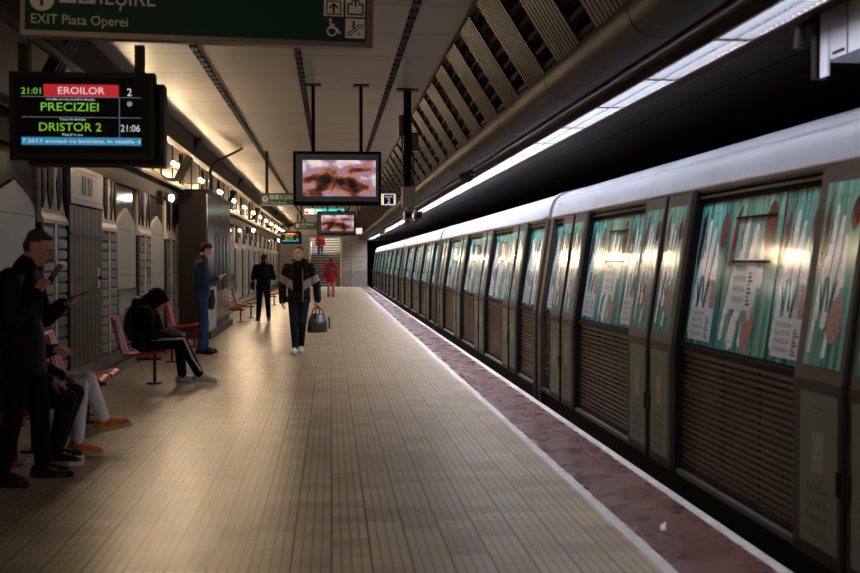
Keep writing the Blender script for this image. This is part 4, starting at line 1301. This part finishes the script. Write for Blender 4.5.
def hand(P, W, d, n, thumb, curl=0.5, sc=1.0, spread=0.0):
    """palm, four unequal bent fingers and a thumb from the side of the palm.
    d: towards the fingers, n: the way the palm faces, thumb: +1/-1 side of the thumb along d x n"""
    W, d, n = Vector(W), Vector(d).normalized(), Vector(n).normalized()
    n = (n - d * n.dot(d)).normalized(); s = d.cross(n) * thumb
    for i in range(4):
        off = (0.027 - 0.018 * i) * sc
        kn = W + d * (0.088 - 0.004 * abs(i - 1)) * sc + s * off
        P.cap(W + d * 0.012 * sc + s * off * 0.6, kn, 0.0155 * sc, 0.0125 * sc, 10)
        L = (0.070, 0.078, 0.073, 0.056)[i] * sc
        p, a = kn, 0.0
        for j, (fr, r0, r1) in enumerate(((0.44, 0.0105, 0.0095), (0.32, 0.0095, 0.0085), (0.24, 0.0085, 0.0075))):
            a += curl * (0.75, 1.0, 0.7)[j] * (1 + 0.08 * i)
            q = p + (d * math.cos(a) + n * math.sin(a) + s * spread * (1.5 - i) * 0.1) * L * fr
            P.cap(p, q, r0 * sc, r1 * sc, 8); p = q
    t0 = W + d * 0.03 * sc + s * 0.024 * sc
    t1 = t0 + (d * 0.62 + s * 0.62 + n * 0.35).normalized() * 0.042 * sc
    t2 = t1 + (d * 0.8 + s * (0.35 - 0.5 * curl) + n * (0.3 + 0.5 * curl)).normalized() * 0.032 * sc
    t3 = t2 + (d * 0.8 - s * 0.3 * curl + n * (0.2 + 0.5 * curl)).normalized() * 0.024 * sc
    P.cap(t0 - d * 0.012 * sc, t1, 0.0145 * sc, 0.0115 * sc, 8); P.cap(t1, t2, 0.0115 * sc, 0.0105 * sc, 8); P.cap(t2, t3, 0.0105 * sc, 0.008 * sc, 8)

def head_prims(P, hc, R, sc=1.0):
    hc = Vector(hc)
    def T(x, y, z): return hc + R @ (Vector((x, y, z)) * sc)
    def E(c, r): P.ell(T(*c), tuple(v * sc for v in r), R)
    E((0, -0.005, 0.028), (0.076, 0.096, 0.092))
    E((0, 0.022, -0.035), (0.058, 0.070, 0.072))
    E((0, 0.052, -0.085), (0.030, 0.032, 0.024))
    for s in (-1, 1):
        P.cap(T(0.056 * s, 0.0, -0.045), T(0.02 * s, 0.055, -0.09), 0.022 * sc, 0.020 * sc)
        E((0.038 * s, 0.062, -0.022), (0.024, 0.022, 0.022))
        E((0.030 * s, 0.082, 0.032), (0.026, 0.010, 0.008))
        E((0.078 * s, -0.008, -0.004), (0.010, 0.020, 0.031)); E((0.083 * s, -0.018, 0.010), (0.008, 0.013, 0.018))
    P.cap(T(0, 0.092, 0.018), T(0, 0.112, -0.020), 0.009 * sc, 0.0135 * sc)
    for s in (-1, 1): E((0.011 * s, 0.100, -0.026), (0.009, 0.011, 0.008))
    E((0, 0.084, -0.052), (0.026, 0.014, 0.014))
    return T, E

def face_bits(root_body, hc, R, sc=1.0, lid=True):
    hc = Vector(hc)
    def T(x, y, z): return hc + R @ (Vector((x, y, z)) * sc)
    for s in (-1, 1):
        b = MB(); b.ball(T(0.031 * s, 0.080, 0.010), (0.0135 * sc, 0.010 * sc, 0.0075 * sc), M['eye_white'], R, 12, 8)
        b.ball(T(0.031 * s, 0.086, 0.010), (0.0062 * sc, 0.005 * sc, 0.0062 * sc), M['eye_dark'], R, 10, 6); b.build('eye', root_body)
        b = MB(); b.tube([T(0.014 * s, 0.092, 0.034), T(0.032 * s, 0.091, 0.037), T(0.05 * s, 0.078, 0.032)], [0.004 * sc, 0.005 * sc, 0.003 * sc], M['hair_dark'], 8); b.build('eyebrow', root_body)
    b = MB(); b.ball(T(0, 0.0955, -0.049), (0.021 * sc, 0.007 * sc, 0.005 * sc), M['lip'], R, 12, 8); b.ball(T(0, 0.095, -0.058), (0.018 * sc, 0.008 * sc, 0.0055 * sc), M['lip'], R, 12, 8); b.build('mouth', root_body)

def shoe(P_root, ankle, toe, m, sole_m, L=0.28, lift=None, name='shoe', low=False):
    """shoe under the ankle pointing along toe; toe may tilt out of the level"""
    A = Vector(ankle); f = Vector(toe).normalized()
    r = f.cross(VZ)
    if r.length < 0.05: r = Vector((1, 0, 0))
    r.normalize(); u = r.cross(f)
    R = Matrix((r, f, u)).transposed()
    base = A - u * 0.085
    P = Prims()
    def T(x, y, z): return base + R @ Vector((x, y, z))
    P.ell(T(0, -0.035, 0.050), (0.042, 0.054, 0.048), R); P.cap(T(0, -0.02, 0.062), T(0, 0.10, 0.052), 0.042, 0.038)
    P.ell(T(0.0, 0.145, 0.042), (0.045, 0.062, 0.034), R); P.ell(T(0, 0.07, 0.044), (0.042, 0.09, 0.036), R)
    P.cap(T(0, -0.02, 0.06), T(0, -0.012, 0.10), 0.042, 0.043)
    sh = P.fuse(name, m, P_root, 0.008, 2)
    b = MB(); n = 28; pts = []
    for k in range(n):
        a = 2 * math.pi * k / n
        y = 0.06 + 0.155 * math.sin(a); w = 0.047 + 0.006 * math.sin(a)
        pts.append((w * math.cos(a), y))
    V = [T(x, y, 0.0) for x, y in pts] + [T(x * 1.02, y, 0.036) for x, y in pts]
    b.raw(V, [(k, (k + 1) % n, n + (k + 1) % n, n + k) for k in range(n)], sole_m, True)
    b.face([V[k] for k in reversed(range(n))], sole_m); b.face([V[n + k] for k in range(n)], sole_m)
    b.build('sole', sh)
    b = MB()
    for k in range(4):
        b.tube([T(-0.02, 0.05 + 0.022 * k, 0.098 - 0.006 * k), T(0.02, 0.05 + 0.022 * k, 0.098 - 0.006 * k)], 0.005, sole_m, 6)
    if not low: b.build('lace', sh)
    return sh

def hair_short(root, hc, R, m, sc=1.0, full=0.0, name='hair', back=0.0):
    P = Prims(); hc = Vector(hc)
    def T(x, y, z): return hc + R @ (Vector((x, y, z)) * sc)
    P.ell(T(0, -0.026, 0.058), ((0.079 + full * .5) * sc, (0.092 + full * .4) * sc, (0.072 + full) * sc), R)
    P.ell(T(0, -0.055, 0.005), (0.070 * sc, 0.058 * sc, (0.075 + back) * sc), R)
    P.ell(T(0, 0.016, 0.094 + full * .6), (0.056 * sc, 0.048 * sc, (0.026 + full * .5) * sc), R)
    return P.fuse(name, m, root, 0.007, 2)

def person(label, loc, rz, J, skin='skin', vox=0.0085, hands=True, trousers=None, hem=None, sole=None, shoe_m=None, group=None, face=True, low_shoe=False, calf=1.0):
    """J: joints in local metres, +y is the way the person faces. Returns root, frame of the head"""
    t = thing('person', label, 'person', loc, rz, group)
    V = {k: Vector(v) for k, v in J.items() if isinstance(v, (tuple, Vector)) and k != 'headf'}
    Rh = basis(J['headf'])
    P = Prims()
    lat = (V['shR'] - V['shL']).normalized()
    head_prims(P, V['head'], Rh)
    P.cap(V['neck'] , V['head'] + Rh @ Vector((0, -0.025, -0.05)), 0.060, 0.052)
    P.etube([(V['pel'], 0.15, 0.10), (V['pel'] * 0.6 + V['chest'] * 0.4, 0.135, 0.09), (V['chest'], 0.155, 0.10), (V['chest'] * 0.4 + V['neck'] * 0.6, 0.15, 0.085), (V['neck'], 0.07, 0.06)], lat)
    for s in 'LR':
        P.cap(V['neck'] * 0.8 + V['chest'] * 0.2, V['sh' + s], 0.055, 0.052)
        P.chain([V['sh' + s], V['el' + s], V['wr' + s]], [0.050, 0.040, 0.027])
        if hands:
            hand(P, V['wr' + s], V['hd' + s], V['hn' + s], J['th' + s], J.get('curl' + s, 0.4))
        P.chain([V['hip' + s], V['kn' + s], V['an' + s]], [0.080, 0.055, 0.036])
        toe = V['toe' + s].normalized()
        P.cap(V['an' + s] + Vector((0, 0, -0.03)), V['an' + s] + toe * 0.10 + Vector((0, 0, -0.045)), 0.035, 0.026)
    body = P.fuse('body', M[skin], t, vox, 2)
    if face: face_bits(body, V['head'], Rh)
    if trousers:
        P = Prims()
        P.etube([(V['pel'] + (V['chest'] - V['pel']).normalized() * 0.14, 0.155, 0.105), (V['pel'], 0.168, 0.118), (V['pel'] - (V['chest'] - V['pel']).normalized() * 0.06, 0.15, 0.11)], lat)
        for s in 'LR':
            end = V['an' + s] + (V['kn' + s] - V['an' + s]).normalized() * (0.01 if hem is None else hem)
            P.chain([V['hip' + s], V['kn' + s] , end], [0.098, 0.073, 0.058 * calf])
            P.ell(V['hip' + s], (0.10, 0.105, 0.10))
        tr = P.fuse('trousers', M[trousers], t, 0.011, 3)
    for s in 'LR':
        shoe(t, V['an' + s], V['toe' + s], M[shoe_m] if isinstance(shoe_m, str) else shoe_m[s], M[sole], low=low_shoe)
    return t, V, Rh, lat, body

def jacket(t, V, lat, m, hem=0.10, fat=1.0, arm=1.0, collar=True, name='jacket', hood=False, cut=None, cuff=0.0, vox=0.011):
    P = Prims()
    up = (V['chest'] - V['pel']).normalized()
    P.etube([(V['pel'] - up * hem, 0.178 * fat, 0.128 * fat), (V['pel'] + up * 0.04, 0.172 * fat, 0.125 * fat), (V['pel'] * 0.5 + V['chest'] * 0.5, 0.172 * fat, 0.122 * fat), (V['chest'], 0.190 * fat, 0.128 * fat),
             (V['chest'] * 0.4 + V['neck'] * 0.6, 0.172 * fat, 0.108 * fat), (V['neck'], 0.095 * fat, 0.085)], lat)
    for s in 'LR':
        e = V['wr' + s] + (V['wr' + s] - V['el' + s]).normalized() * cuff
        P.cap(V['neck'] * 0.75 + V['chest'] * 0.25, V['sh' + s], 0.07, 0.075 * arm)
        P.chain([V['sh' + s], V['el' + s], e], [0.076 * arm, 0.062 * arm, 0.050 * arm])
    if collar: P.cap(V['neck'], V['neck'] + (V['head'] - V['neck']) * 0.30, 0.078, 0.074)
    if hood:
        back = Vector(V['neck']) + Vector((0, -0.07, 0.035))
        P.cap(back + lat * 0.09, back - lat * 0.09, 0.07, 0.07); P.cap(V['neck'] + lat * 0.075 + Vector((0, 0.07, -0.01)), back + lat * 0.09, 0.05, 0.068); P.cap(V['neck'] - lat * 0.075 + Vector((0, 0.07, -0.01)), back - lat * 0.09, 0.05, 0.068)
    return P.fuse(name, m, t, vox, 3, cut)

def standing(H=1.76, lean=0.0):
    k = H / 1.76
    return dict(pel=(0, 0, 0.94 * k), chest=(0, -0.01 + lean * .7, 1.26 * k), neck=(0, -0.02 + lean, 1.47 * k), head=(0, 0.02 + lean, 1.63 * k), headf=(0, 1, 0),
                shL=(-0.185, -0.02 + lean, 1.41 * k), shR=(0.185, -0.02 + lean, 1.41 * k), elL=(-0.24, -0.05, 1.13 * k), elR=(0.24, -0.05, 1.13 * k),
                wrL=(-0.245, 0.04, 0.89 * k), wrR=(0.245, 0.04, 0.89 * k), hdL=(0, 0.15, -1), hdR=(0, 0.15, -1), hnL=(1, 0, 0), hnR=(-1, 0, 0), thL=-1, thR=1, curlL=0.4, curlR=0.4,
                hipL=(-0.09, 0, 0.91 * k), hipR=(0.09, 0, 0.91 * k), knL=(-0.10, 0.015, 0.50 * k), knR=(0.10, 0.015, 0.50 * k), anL=(-0.105, -0.02, 0.09), anR=(0.105, -0.02, 0.09), toeL=(-0.15, 1, 0), toeR=(0.15, 1, 0))

def phone(parent_label, p, f, n, lit=False):
    """a phone lying in the hand: f its long axis, n the way its screen faces"""
    p = Vector(p); f = Vector(f).normalized(); n = Vector(n); n = (n - f * n.dot(f)).normalized(); s = f.cross(n)
    R = Matrix((s, f, n)).transposed()
    t = thing('phone', parent_label, 'phone')
    t.matrix_world = Matrix.Translation(p) @ R.to_4x4()
    b = MB(); b.box((-0.037, -0.078, -0.0045), (0.037, 0.078, 0.0045), M['phone_black']); b.build('case', t, bevel=0.003)
    b = MB(); b.face([(-0.033, -0.072, 0.0052), (0.033, -0.072, 0.0052), (0.033, 0.072, 0.0052), (-0.033, 0.072, 0.0052)], M['glow_phone'] if lit else M['screen_black']); b.build('screen', t)
    return t

def world_pt(loc, rz, p):
    return Vector(loc) + Matrix.Rotation(rz, 3, 'Z') @ Vector(p)

# --- standing man in black at the left, looking down at a phone (faces along +x)
loc, rz = (-2.12, 8.46, 0), math.radians(-97)
J = standing(1.76)
J.update(head=(0, 0.11, 1.615), headf=(0.05, 0.90, -0.46), neck=(0, 0.0, 1.47), chest=(0, -0.02, 1.25),
         elR=(0.25, 0.0, 1.12), wrR=(0.13, 0.145, 1.305), hdR=(-0.30, 0.30, 0.85), hnR=(-0.75, 0.25, -0.2), thR=1, curlR=0.55,
         elL=(-0.24, 0.06, 1.12), wrL=(-0.15, 0.225, 1.225), hdL=(0.25, 0.90, 0.25), hnL=(0.15, -0.25, 1), thL=-1, curlL=0.45,
         hipL=(-0.09, 0, 0.91), hipR=(0.09, 0, 0.91), knL=(-0.12, 0.06, 0.50), anL=(-0.16, 0.07, 0.09), anR=(0.19, -0.09, 0.09), knR=(0.14, -0.02, 0.50), toeL=(-0.05, 1, 0), toeR=(0.25, 1, 0))
t, V, Rh, lat, body = person('man in black jacket and black trousers standing at the left, looking down at his phone', loc, rz, J, vox=0.0065, trousers='black_trousers', sole='shoe_black', shoe_m='shoe_black')
jacket(t, V, lat, M['black_jacket'], hem=0.20, fat=1.08, arm=1.05, collar=True, cuff=-0.01)
hair_short(t, V['head'], Rh, M['hair_brown'], full=-0.004)
b = MB(); b.tube([(0.10, 0.15, 1.12), (0.09, 0.17, 1.05), (0.085, 0.175, 0.98)], 0.008, M['lamp_metal'], 8); b.build('zip', t)
phone('dark phone the man in black holds up before his face', world_pt(loc, rz, (0.045, 0.235, 1.44)), Matrix.Rotation(rz, 3, 'Z') @ Vector((-0.05, 0.55, 0.83)), Matrix.Rotation(rz, 3, 'Z') @ Vector((-0.2, -0.9, 0.5)))
phone('second dark phone lying flat in the lower hand of the man in black', world_pt(loc, rz, (-0.105, 0.335, 1.285)), Matrix.Rotation(rz, 3, 'Z') @ Vector((0.2, 0.92, 0.30)), Matrix.Rotation(rz, 3, 'Z') @ Vector((0.1, -0.35, 1)))

# --- seated people on the first chairs
def seated(lean=-0.12):
    return dict(pel=(0, -0.02, 0.53), chest=(0, -0.10 + lean * .3, 0.83), neck=(0, -0.13 + lean * .6, 1.05), head=(0, -0.09 + lean * .6, 1.21), headf=(0, 1, -0.25),
                shL=(-0.18, -0.12 + lean * .6, 0.98), shR=(0.18, -0.12 + lean * .6, 0.98), elL=(-0.25, 0.02, 0.74), elR=(0.25, 0.02, 0.74), wrL=(-0.12, 0.22, 0.70), wrR=(0.14, 0.22, 0.70),
                hdL=(0.3, 1, 0.1), hdR=(-0.3, 1, 0.1), hnL=(0.3, 0, -1), hnR=(-0.3, 0, -1), thL=1, thR=-1, curlL=0.3, curlR=0.3,
                hipL=(-0.09, 0.02, 0.50), hipR=(0.09, 0.02, 0.50), knL=(-0.11, 0.44, 0.50), knR=(0.11, 0.44, 0.50), anL=(-0.11, 0.42, 0.09), anR=(0.11, 0.42, 0.09), toeL=(-0.1, 1, 0), toeR=(0.1, 1, 0))
loc, rz = (-2.46, 9.18, 0), math.radians(-90)
J = seated()
J.update(knL=(-0.16, 0.50, 0.52), knR=(0.12, 0.50, 0.51), anL=(-0.12, 0.36, 0.09), anR=(0.09, 0.40, 0.09), elR=(0.24, 0.10, 0.76), wrR=(0.14, 0.38, 0.645), hdR=(-0.05, 0.9, -0.35), elL=(-0.24, 0.10, 0.76), wrL=(-0.17, 0.40, 0.65), hdL=(0.05, 0.9, -0.35))
t, V, Rh, lat, body = person('seated person in dark jeans and black shoes with white soles, behind the standing man', loc, rz, J, skin='skin_tan', trousers='dark_jeans', sole='sole_white', shoe_m='shoe_black')
jacket(t, V, lat, M['black_jacket'], hem=0.02, fat=1.0, arm=0.95, cuff=-0.01)
hair_short(t, V['head'], Rh, M['hair_dark'])
P = Prims(); P.box((-0.20, 0.16, 0.60), (0.16, 0.40, 0.655)); P.cap((-0.17, 0.2, 0.65), (0.12, 0.2, 0.66), 0.03, 0.03)
o = P.fuse('lap_bag', M['bag_black'], None, 0.012, 3); o.location = loc; o.rotation_euler = (0, 0, rz)
tag(o, 'flat black bag lying on the lap of the person in dark jeans', 'bag')
loc, rz = (-2.46, 9.80, 0), math.radians(-90)
J = seated()
J.update(knR=(0.10, 0.46, 0.52), anR=(0.30, 0.48, 0.095), toeR=(0.12, 1, 0), knL=(-0.02, 0.50, 0.57), anL=(-0.02, 0.63, 0.235), toeL=(0.0, 1, 0.22),
         elR=(0.26, 0.0, 0.80), wrR=(0.16, 0.25, 0.83), hdR=(-0.1, 1, 0.1), curlR=0.7, wrL=(-0.06, 0.24, 0.82), hdL=(0.2, 1, 0.1), curlL=0.7)
t, V, Rh, lat, body = person('seated person in white trousers and orange canvas shoes with one leg crossed', loc, rz, J, trousers='white_trousers', sole='sole_cream', shoe_m='shoe_orange', hem=0.03, calf=0.92)
jacket(t, V, lat, M['black_jacket'], hem=0.02, fat=1.0, arm=0.95, cuff=-0.01)
hair_short(t, V['head'], Rh, M['hair_dark'])
P = Prims(); P.ell((0.03, 0.17, 0.67), (0.10, 0.09, 0.06)); P.cap((-0.06, 0.16, 0.66), (0.12, 0.2, 0.69), 0.05, 0.04)
o = P.fuse('red_scarf', M['red_coat'], None, 0.012, 3); o.location = loc; o.rotation_euler = (0, 0, rz)
tag(o, 'bunched red scarf on the lap of the person in white trousers', 'scarf')

# --- hooded person bent forward on a red chair
loc, rz = (-2.33, 15.15, 0), math.radians(-92)
J = dict(pel=(0, -0.02, 0.50), chest=(0, 0.0, 0.80), neck=(0, 0.07, 0.985), head=(0, 0.17, 1.035), headf=(0.0, 0.72, -0.70),
         shL=(-0.19, 0.06, 0.90), shR=(0.19, 0.06, 0.90), elL=(-0.22, 0.16, 0.62), elR=(0.23, 0.12, 0.62), wrL=(-0.05, 0.30, 0.60), wrR=(0.08, 0.29, 0.60),
         hdL=(0.5, 0.6, -0.2), hdR=(-0.5, 0.6, -0.2), hnL=(0.5, -0.4, -0.3), hnR=(-0.5, -0.4, -0.3), thL=-1, thR=1, curlL=0.7, curlR=0.7,
         hipL=(-0.09, 0.02, 0.48), hipR=(0.09, 0.02, 0.48), knL=(-0.11, 0.42, 0.50), knR=(0.09, 0.48, 0.535), anL=(-0.07, 0.46, 0.09), anR=(0.10, 0.70, 0.115), toeL=(-0.1, 1, 0), toeR=(0.02, 1, -0.05))
t, V, Rh, lat, body = person('person in black hoodie and striped black track trousers, bent forward on a red chair', loc, rz, J, trousers='black_trousers', sole='sole_white', shoe_m='shoe_white', face=True)
jacket(t, V, lat, M['black_cloth'], hem=0.06, fat=1.04, arm=1.05, name='hoodie', cuff=0.0)
P = Prims(); hc = V['head']
P.ell(hc + Rh @ Vector((0, -0.035, 0.03)), (0.105, 0.125, 0.115), Rh); P.cap(V['neck'] + Vector((0, -0.05, 0.0)), hc + Rh @ Vector((0, -0.06, -0.02)), 0.11, 0.10)
P.cap(hc + Rh @ Vector((-0.06, 0.075, 0.085)), hc + Rh @ Vector((0.06, 0.075, 0.085)), 0.026, 0.026)
for s in (-1, 1): P.cap(hc + Rh @ Vector((0.07 * s, 0.07, 0.08)), hc + Rh @ Vector((0.075 * s, 0.03, -0.09)), 0.024, 0.03)
P.fuse('hood', M['black_cloth'], t, 0.011, 3)
for s, sx in (('L', -1), ('R', 1)):
    b = MB()
    a, k, e = V['hip' + s] + Vector((0.03 * sx, 0.1, 0.05)), V['kn' + s], V['an' + s]
    off = Vector((sx * 0.066, 0.0, 0.045))
    pts = [a + Vector((sx * 0.07, 0, 0.03)), (a + k) / 2 + Vector((sx * 0.07, 0, 0.03)), k + Vector((sx * 0.062, 0.035, 0.032)), (k * 0.5 + e * 0.5) + Vector((sx * 0.058, 0.03, 0.0)), e + Vector((sx * 0.048, 0.02, 0.05))]
    b.tube(pts, 0.016, M['stripe_white'], 8); b.build('side_stripe', t)
# backpack worn on the back
bt = thing('backpack', 'black backpack with grey straps on the back of the hooded person', 'backpack', loc, rz)
P = Prims(); P.etube([((0, -0.13, 0.55), 0.13, 0.065), ((0, -0.17, 0.68), 0.15, 0.085), ((0, -0.15, 0.86), 0.14, 0.08), ((0, -0.10, 0.98), 0.10, 0.05)], (1, 0, 0)); P.ell((0.02, -0.08, 1.02), (0.10, 0.075, 0.07)); P.fuse('pack', M['bag_black'], bt, 0.012, 3)
for sx in (-1, 1):
    b = MB(); b.tube([(sx * 0.11, -0.10, 0.95), (sx * 0.15, 0.02, 0.965), (sx * 0.165, 0.135, 0.88), (sx * 0.19, 0.10, 0.74), (sx * 0.20, -0.02, 0.62), (sx * 0.13, -0.12, 0.58)], 0.017, M['grey_bag'], 8); b.build('strap', bt)
b = MB(); b.tube([(0.21, 0.02, 0.64), (0.225, 0.05, 0.50), (0.23, 0.03, 0.38)], 0.010, M['grey_bag'], 6); b.build('strap_end', bt)
P = Prims(); P.etube([((-0.02, 0.20, 0.60), 0.12, 0.06), ((0.0, 0.34, 0.62), 0.13, 0.075), ((0.0, 0.46, 0.60), 0.10, 0.05)], (1, 0, 0))
o = P.fuse('lap_bag', M['grey_bag'], None, 0.012, 3); o.location = loc; o.rotation_euler = (0, 0, rz)
tag(o, 'dark grey soft bag lying on the knees of the hooded person', 'bag')

# --- man in navy puffer jacket with jeans
loc, rz = (-2.12, 19.9, 0), math.radians(-78)
J = standing(1.84)
J.update(head=(0, 0.08, 1.70), headf=(0.0, 0.86, -0.42), anR=(0.08, -0.03, 0.09), anL=(-0.10, 0.06, 0.09), knL=(-0.10, 0.05, 0.52),
         elR=(0.25, 0.0, 1.18), wrR=(0.13, 0.22, 1.23), hdR=(-0.35, 0.9, 0.2), hnR=(-0.5, 0, 0.7), elL=(-0.24, 0.0, 1.18), wrL=(-0.10, 0.24, 1.22), hdL=(0.3, 0.9, 0.2), hnL=(0.4, 0, 0.8), curlL=0.5, curlR=0.5)
t, V, Rh, lat, body = person('man in navy quilted jacket and blue jeans standing sideways with a phone', loc, rz, J, trousers='blue_jeans', sole='shoe_black', shoe_m='shoe_black', low_shoe=True)
jacket(t, V, lat, M['navy_puffer'], hem=0.03, fat=1.12, arm=1.15)
hair_short(t, V['head'], Rh, M['hair_dark'], full=0.010)
phone('lit phone in the hands of the man in the navy jacket', world_pt(loc, rz, (0.0, 0.335, 1.285)), Matrix.Rotation(rz, 3, 'Z') @ Vector((0, 0.9, 0.42)), Matrix.Rotation(rz, 3, 'Z') @ Vector((0, -0.4, 0.9)), True)
P = Prims(); P.etube([((-0.27, 0.13, 0.72), 0.05, 0.10), ((-0.28, 0.13, 0.88), 0.07, 0.13), ((-0.27, 0.12, 1.05), 0.05, 0.11)], (1, 0, 0)); P.cap((-0.27, 0.12, 1.05), (-0.24, 0.1, 1.16), 0.03, 0.02)
bt = thing('shoulder_bag', 'black bag hanging on the far arm of the man in the navy jacket', 'bag', loc, rz)
P.fuse('pouch', M['bag_black'], bt, 0.012, 2)
b = MB(); b.tube([(-0.27, 0.12, 1.08), (-0.255, 0.05, 1.30), (-0.2, -0.03, 1.53), (-0.19, -0.12, 1.35), (-0.27, 0.05, 1.06)], 0.012, M['black'], 8); b.build('strap', bt)

# --- man seen from the back, further along
loc, rz = (-1.72, 30.6, 0), math.radians(8)
J = standing(1.72)
J.update(head=(0.03, 0.07, 1.57), headf=(0.45, 0.8, -0.45), anR=(0.14, 0.02, 0.09), anL=(-0.13, -0.04, 0.09), knR=(0.12, 0.04, 0.49), elR=(0.27, 0.0, 1.10), wrR=(0.14, 0.22, 1.12), hdR=(-0.4, 0.9, 0.2), elL=(-0.26, 0.0, 1.10), wrL=(-0.12, 0.2, 1.12), hdL=(0.4, 0.9, 0.2))
t, V, Rh, lat, body = person('man in dark jacket and trousers seen from the back with head bowed', loc, rz, J, trousers='black_trousers', sole='shoe_black', shoe_m='shoe_black', vox=0.011, low_shoe=True)
jacket(t, V, lat, M['black_jacket'], hem=0.14, fat=1.02, arm=1.0)
hair_short(t, V['head'], Rh, M['hair_dark'])
bt = thing('shoulder_bag', 'small dark shoulder bag at the left hip of the man seen from the back', 'bag', loc, rz)
P = Prims(); P.etube([((-0.26, -0.02, 0.80), 0.055, 0.11), ((-0.27, -0.02, 0.92), 0.065, 0.13), ((-0.26, -0.02, 1.02), 0.05, 0.11)], (1, 0, 0)); P.fuse('pouch', M['bag_black'], bt, 0.012, 2)
b = MB(); b.tube([(-0.27, -0.02, 1.02), (-0.16, -0.17, 1.15), (0.1, -0.15, 1.40), (0.15, -0.03, 1.49)], 0.012, M['black'], 8); b.build('strap', bt)

# --- young man walking towards the camera with a bag
loc, rz = (-0.53, 19.85, 0), math.radians(180 - 4)
J = standing(1.76)
J.update(hipL=(-0.09, 0, 0.91), hipR=(0.09, 0, 0.91), knL=(-0.06, 0.10, 0.51), anL=(-0.02, -0.16, 0.12), toeL=(-0.05, 1, -0.25), knR=(0.07, 0.10, 0.50), anR=(0.045, 0.14, 0.09), toeR=(0.08, 1, 0.06),
         head=(0, 0.03, 1.645), headf=(0.03, 1, -0.03), elL=(-0.29, -0.05, 1.14), wrL=(-0.31, 0.02, 0.90), hdL=(0.0, 0.0, -1), hnL=(0.9, 0, 0), curlL=1.15, thL=-1,
         elR=(0.28, -0.07, 1.13), wrR=(0.27, 0.02, 0.88), hdR=(0.0, 0.1, -1), hnR=(-1, 0, 0), curlR=0.5)
t, V, Rh, lat, body = person('young man in black and beige puffer jacket walking towards the camera', loc, rz, J, trousers='dark_jeans', sole='sole_white', shoe_m='shoe_white', vox=0.0075, calf=0.9)
def vcut(p):
    x, z = abs(p.x), p.z
    a = 0.99 + x * 0.65            # beige chevrons rising outwards across chest and sleeves
    if p.y > -0.3 and x > 0.09 and a < z < a + 0.16 - 0.12 * x: return 1
    return 0
jacket(t, V, lat, [M['black_puffer'], M['beige_patch']], hem=0.10, fat=1.10, arm=1.2, hood=True, cut=vcut, cuff=0.01)
b = MB(); b.box((-0.075, 0.118, 1.02), (0.075, 0.152, 1.44), M['black_cloth']); b.build('undershirt', t, bevel=0.012)
b = MB(); b.tube([(-0.085, 0.152, 0.86), (-0.085, 0.156, 1.15), (-0.07, 0.145, 1.42)], 0.007, M['beige_patch'], 6); b.build('zip', t)
hair_short(t, V['head'], Rh, M['hair_brown'], full=0.004)
# the bag hangs from his left hand (to the right in view)
hx = world_pt(loc, rz, (-0.31, 0.03, 0.79))
bt = thing('travel_bag', 'dark green leather travel bag carried by the walking young man', 'bag', (hx.x, hx.y, 0), rz + math.radians(35))
P = Prims(); P.etube([((0, 0, 0.35), 0.17, 0.105), ((0, 0, 0.37), 0.185, 0.12), ((0, 0, 0.52), 0.17, 0.11), ((0, 0, 0.63), 0.13, 0.06), ((0, 0, 0.66), 0.12, 0.03)], (1, 0, 0)); P.fuse('body', M['bag_green'], bt, 0.011, 3)
for sy in (-1, 1):
    b = MB(); b.tube([(-0.085, 0.07 * sy, 0.60), (-0.06, 0.045 * sy, 0.72), (0.0, 0.01 * sy, 0.785), (0.06, 0.045 * sy, 0.72), (0.085, 0.07 * sy, 0.60)], 0.010, M['black'], 8); b.build('handle', bt)
b = MB(); b.tube([(-0.12, 0, 0.665), (0.12, 0, 0.665)], 0.007, M['lamp_metal'], 6); b.build('zip', bt)
b = MB(); b.tube([(-0.16, 0.09, 0.60), (-0.19, 0.06, 0.50), (-0.15, 0.12, 0.42)], 0.012, M['black'], 6); b.build('side_strap', bt)

# --- person in red coat near the far stairs
loc, rz = (0.0, 50.9, 0), 0.0
J = standing(1.66)
t, V, Rh, lat, body = person('person in red coat and pink trousers seen from the back near the far stairs', loc, rz, J, trousers='pink_trousers', sole='shoe_black', shoe_m='shoe_black', vox=0.013, low_shoe=True, hands=True, face=False)
jacket(t, V, lat, M['red_coat'], hem=0.24, fat=1.15, arm=1.1, hood=True, vox=0.014)
hair_short(t, V['head'], Rh, M['hair_dark'], full=0.006, back=0.03)
bt = thing('backpack', 'small dark backpack on the back of the red coat', 'backpack', loc, rz)
P = Prims(); P.etube([((0, -0.20, 0.98), 0.12, 0.05), ((0, -0.21, 1.12), 0.13, 0.06), ((0, -0.19, 1.27), 0.10, 0.045)], (1, 0, 0)); P.fuse('pack', M['grey_bag'], bt, 0.013, 2)
b = MB(); b.tube([(-0.08, -0.2, 1.27), (-0.10, -0.1, 1.42), (-0.10, 0.03, 1.43)], 0.015, M['black'], 6); b.build('strap', bt)
b = MB(); b.tube([(0.08, -0.2, 1.27), (0.10, -0.1, 1.42), (0.10, 0.03, 1.43)], 0.015, M['black'], 6); b.build('strap', bt)

# --- person going up the stairs
loc, rz = (-0.66, 74.66, 1.65), 0.0
J = standing(1.7)
J.update(anR=(0.10, 0.30, 0.255), knR=(0.10, 0.22, 0.66), elL=(-0.27, -0.05, 1.12))
t, V, Rh, lat, body = person('person in blue jeans and red jacket climbing the far stairs', loc, rz, J, trousers='blue_jeans', sole='shoe_black', shoe_m='shoe_black', vox=0.014, low_shoe=True, face=False)
jacket(t, V, lat, M['red_coat'], hem=0.08, fat=1.05, vox=0.014)
hair_short(t, V['head'], Rh, M['hair_dark'])
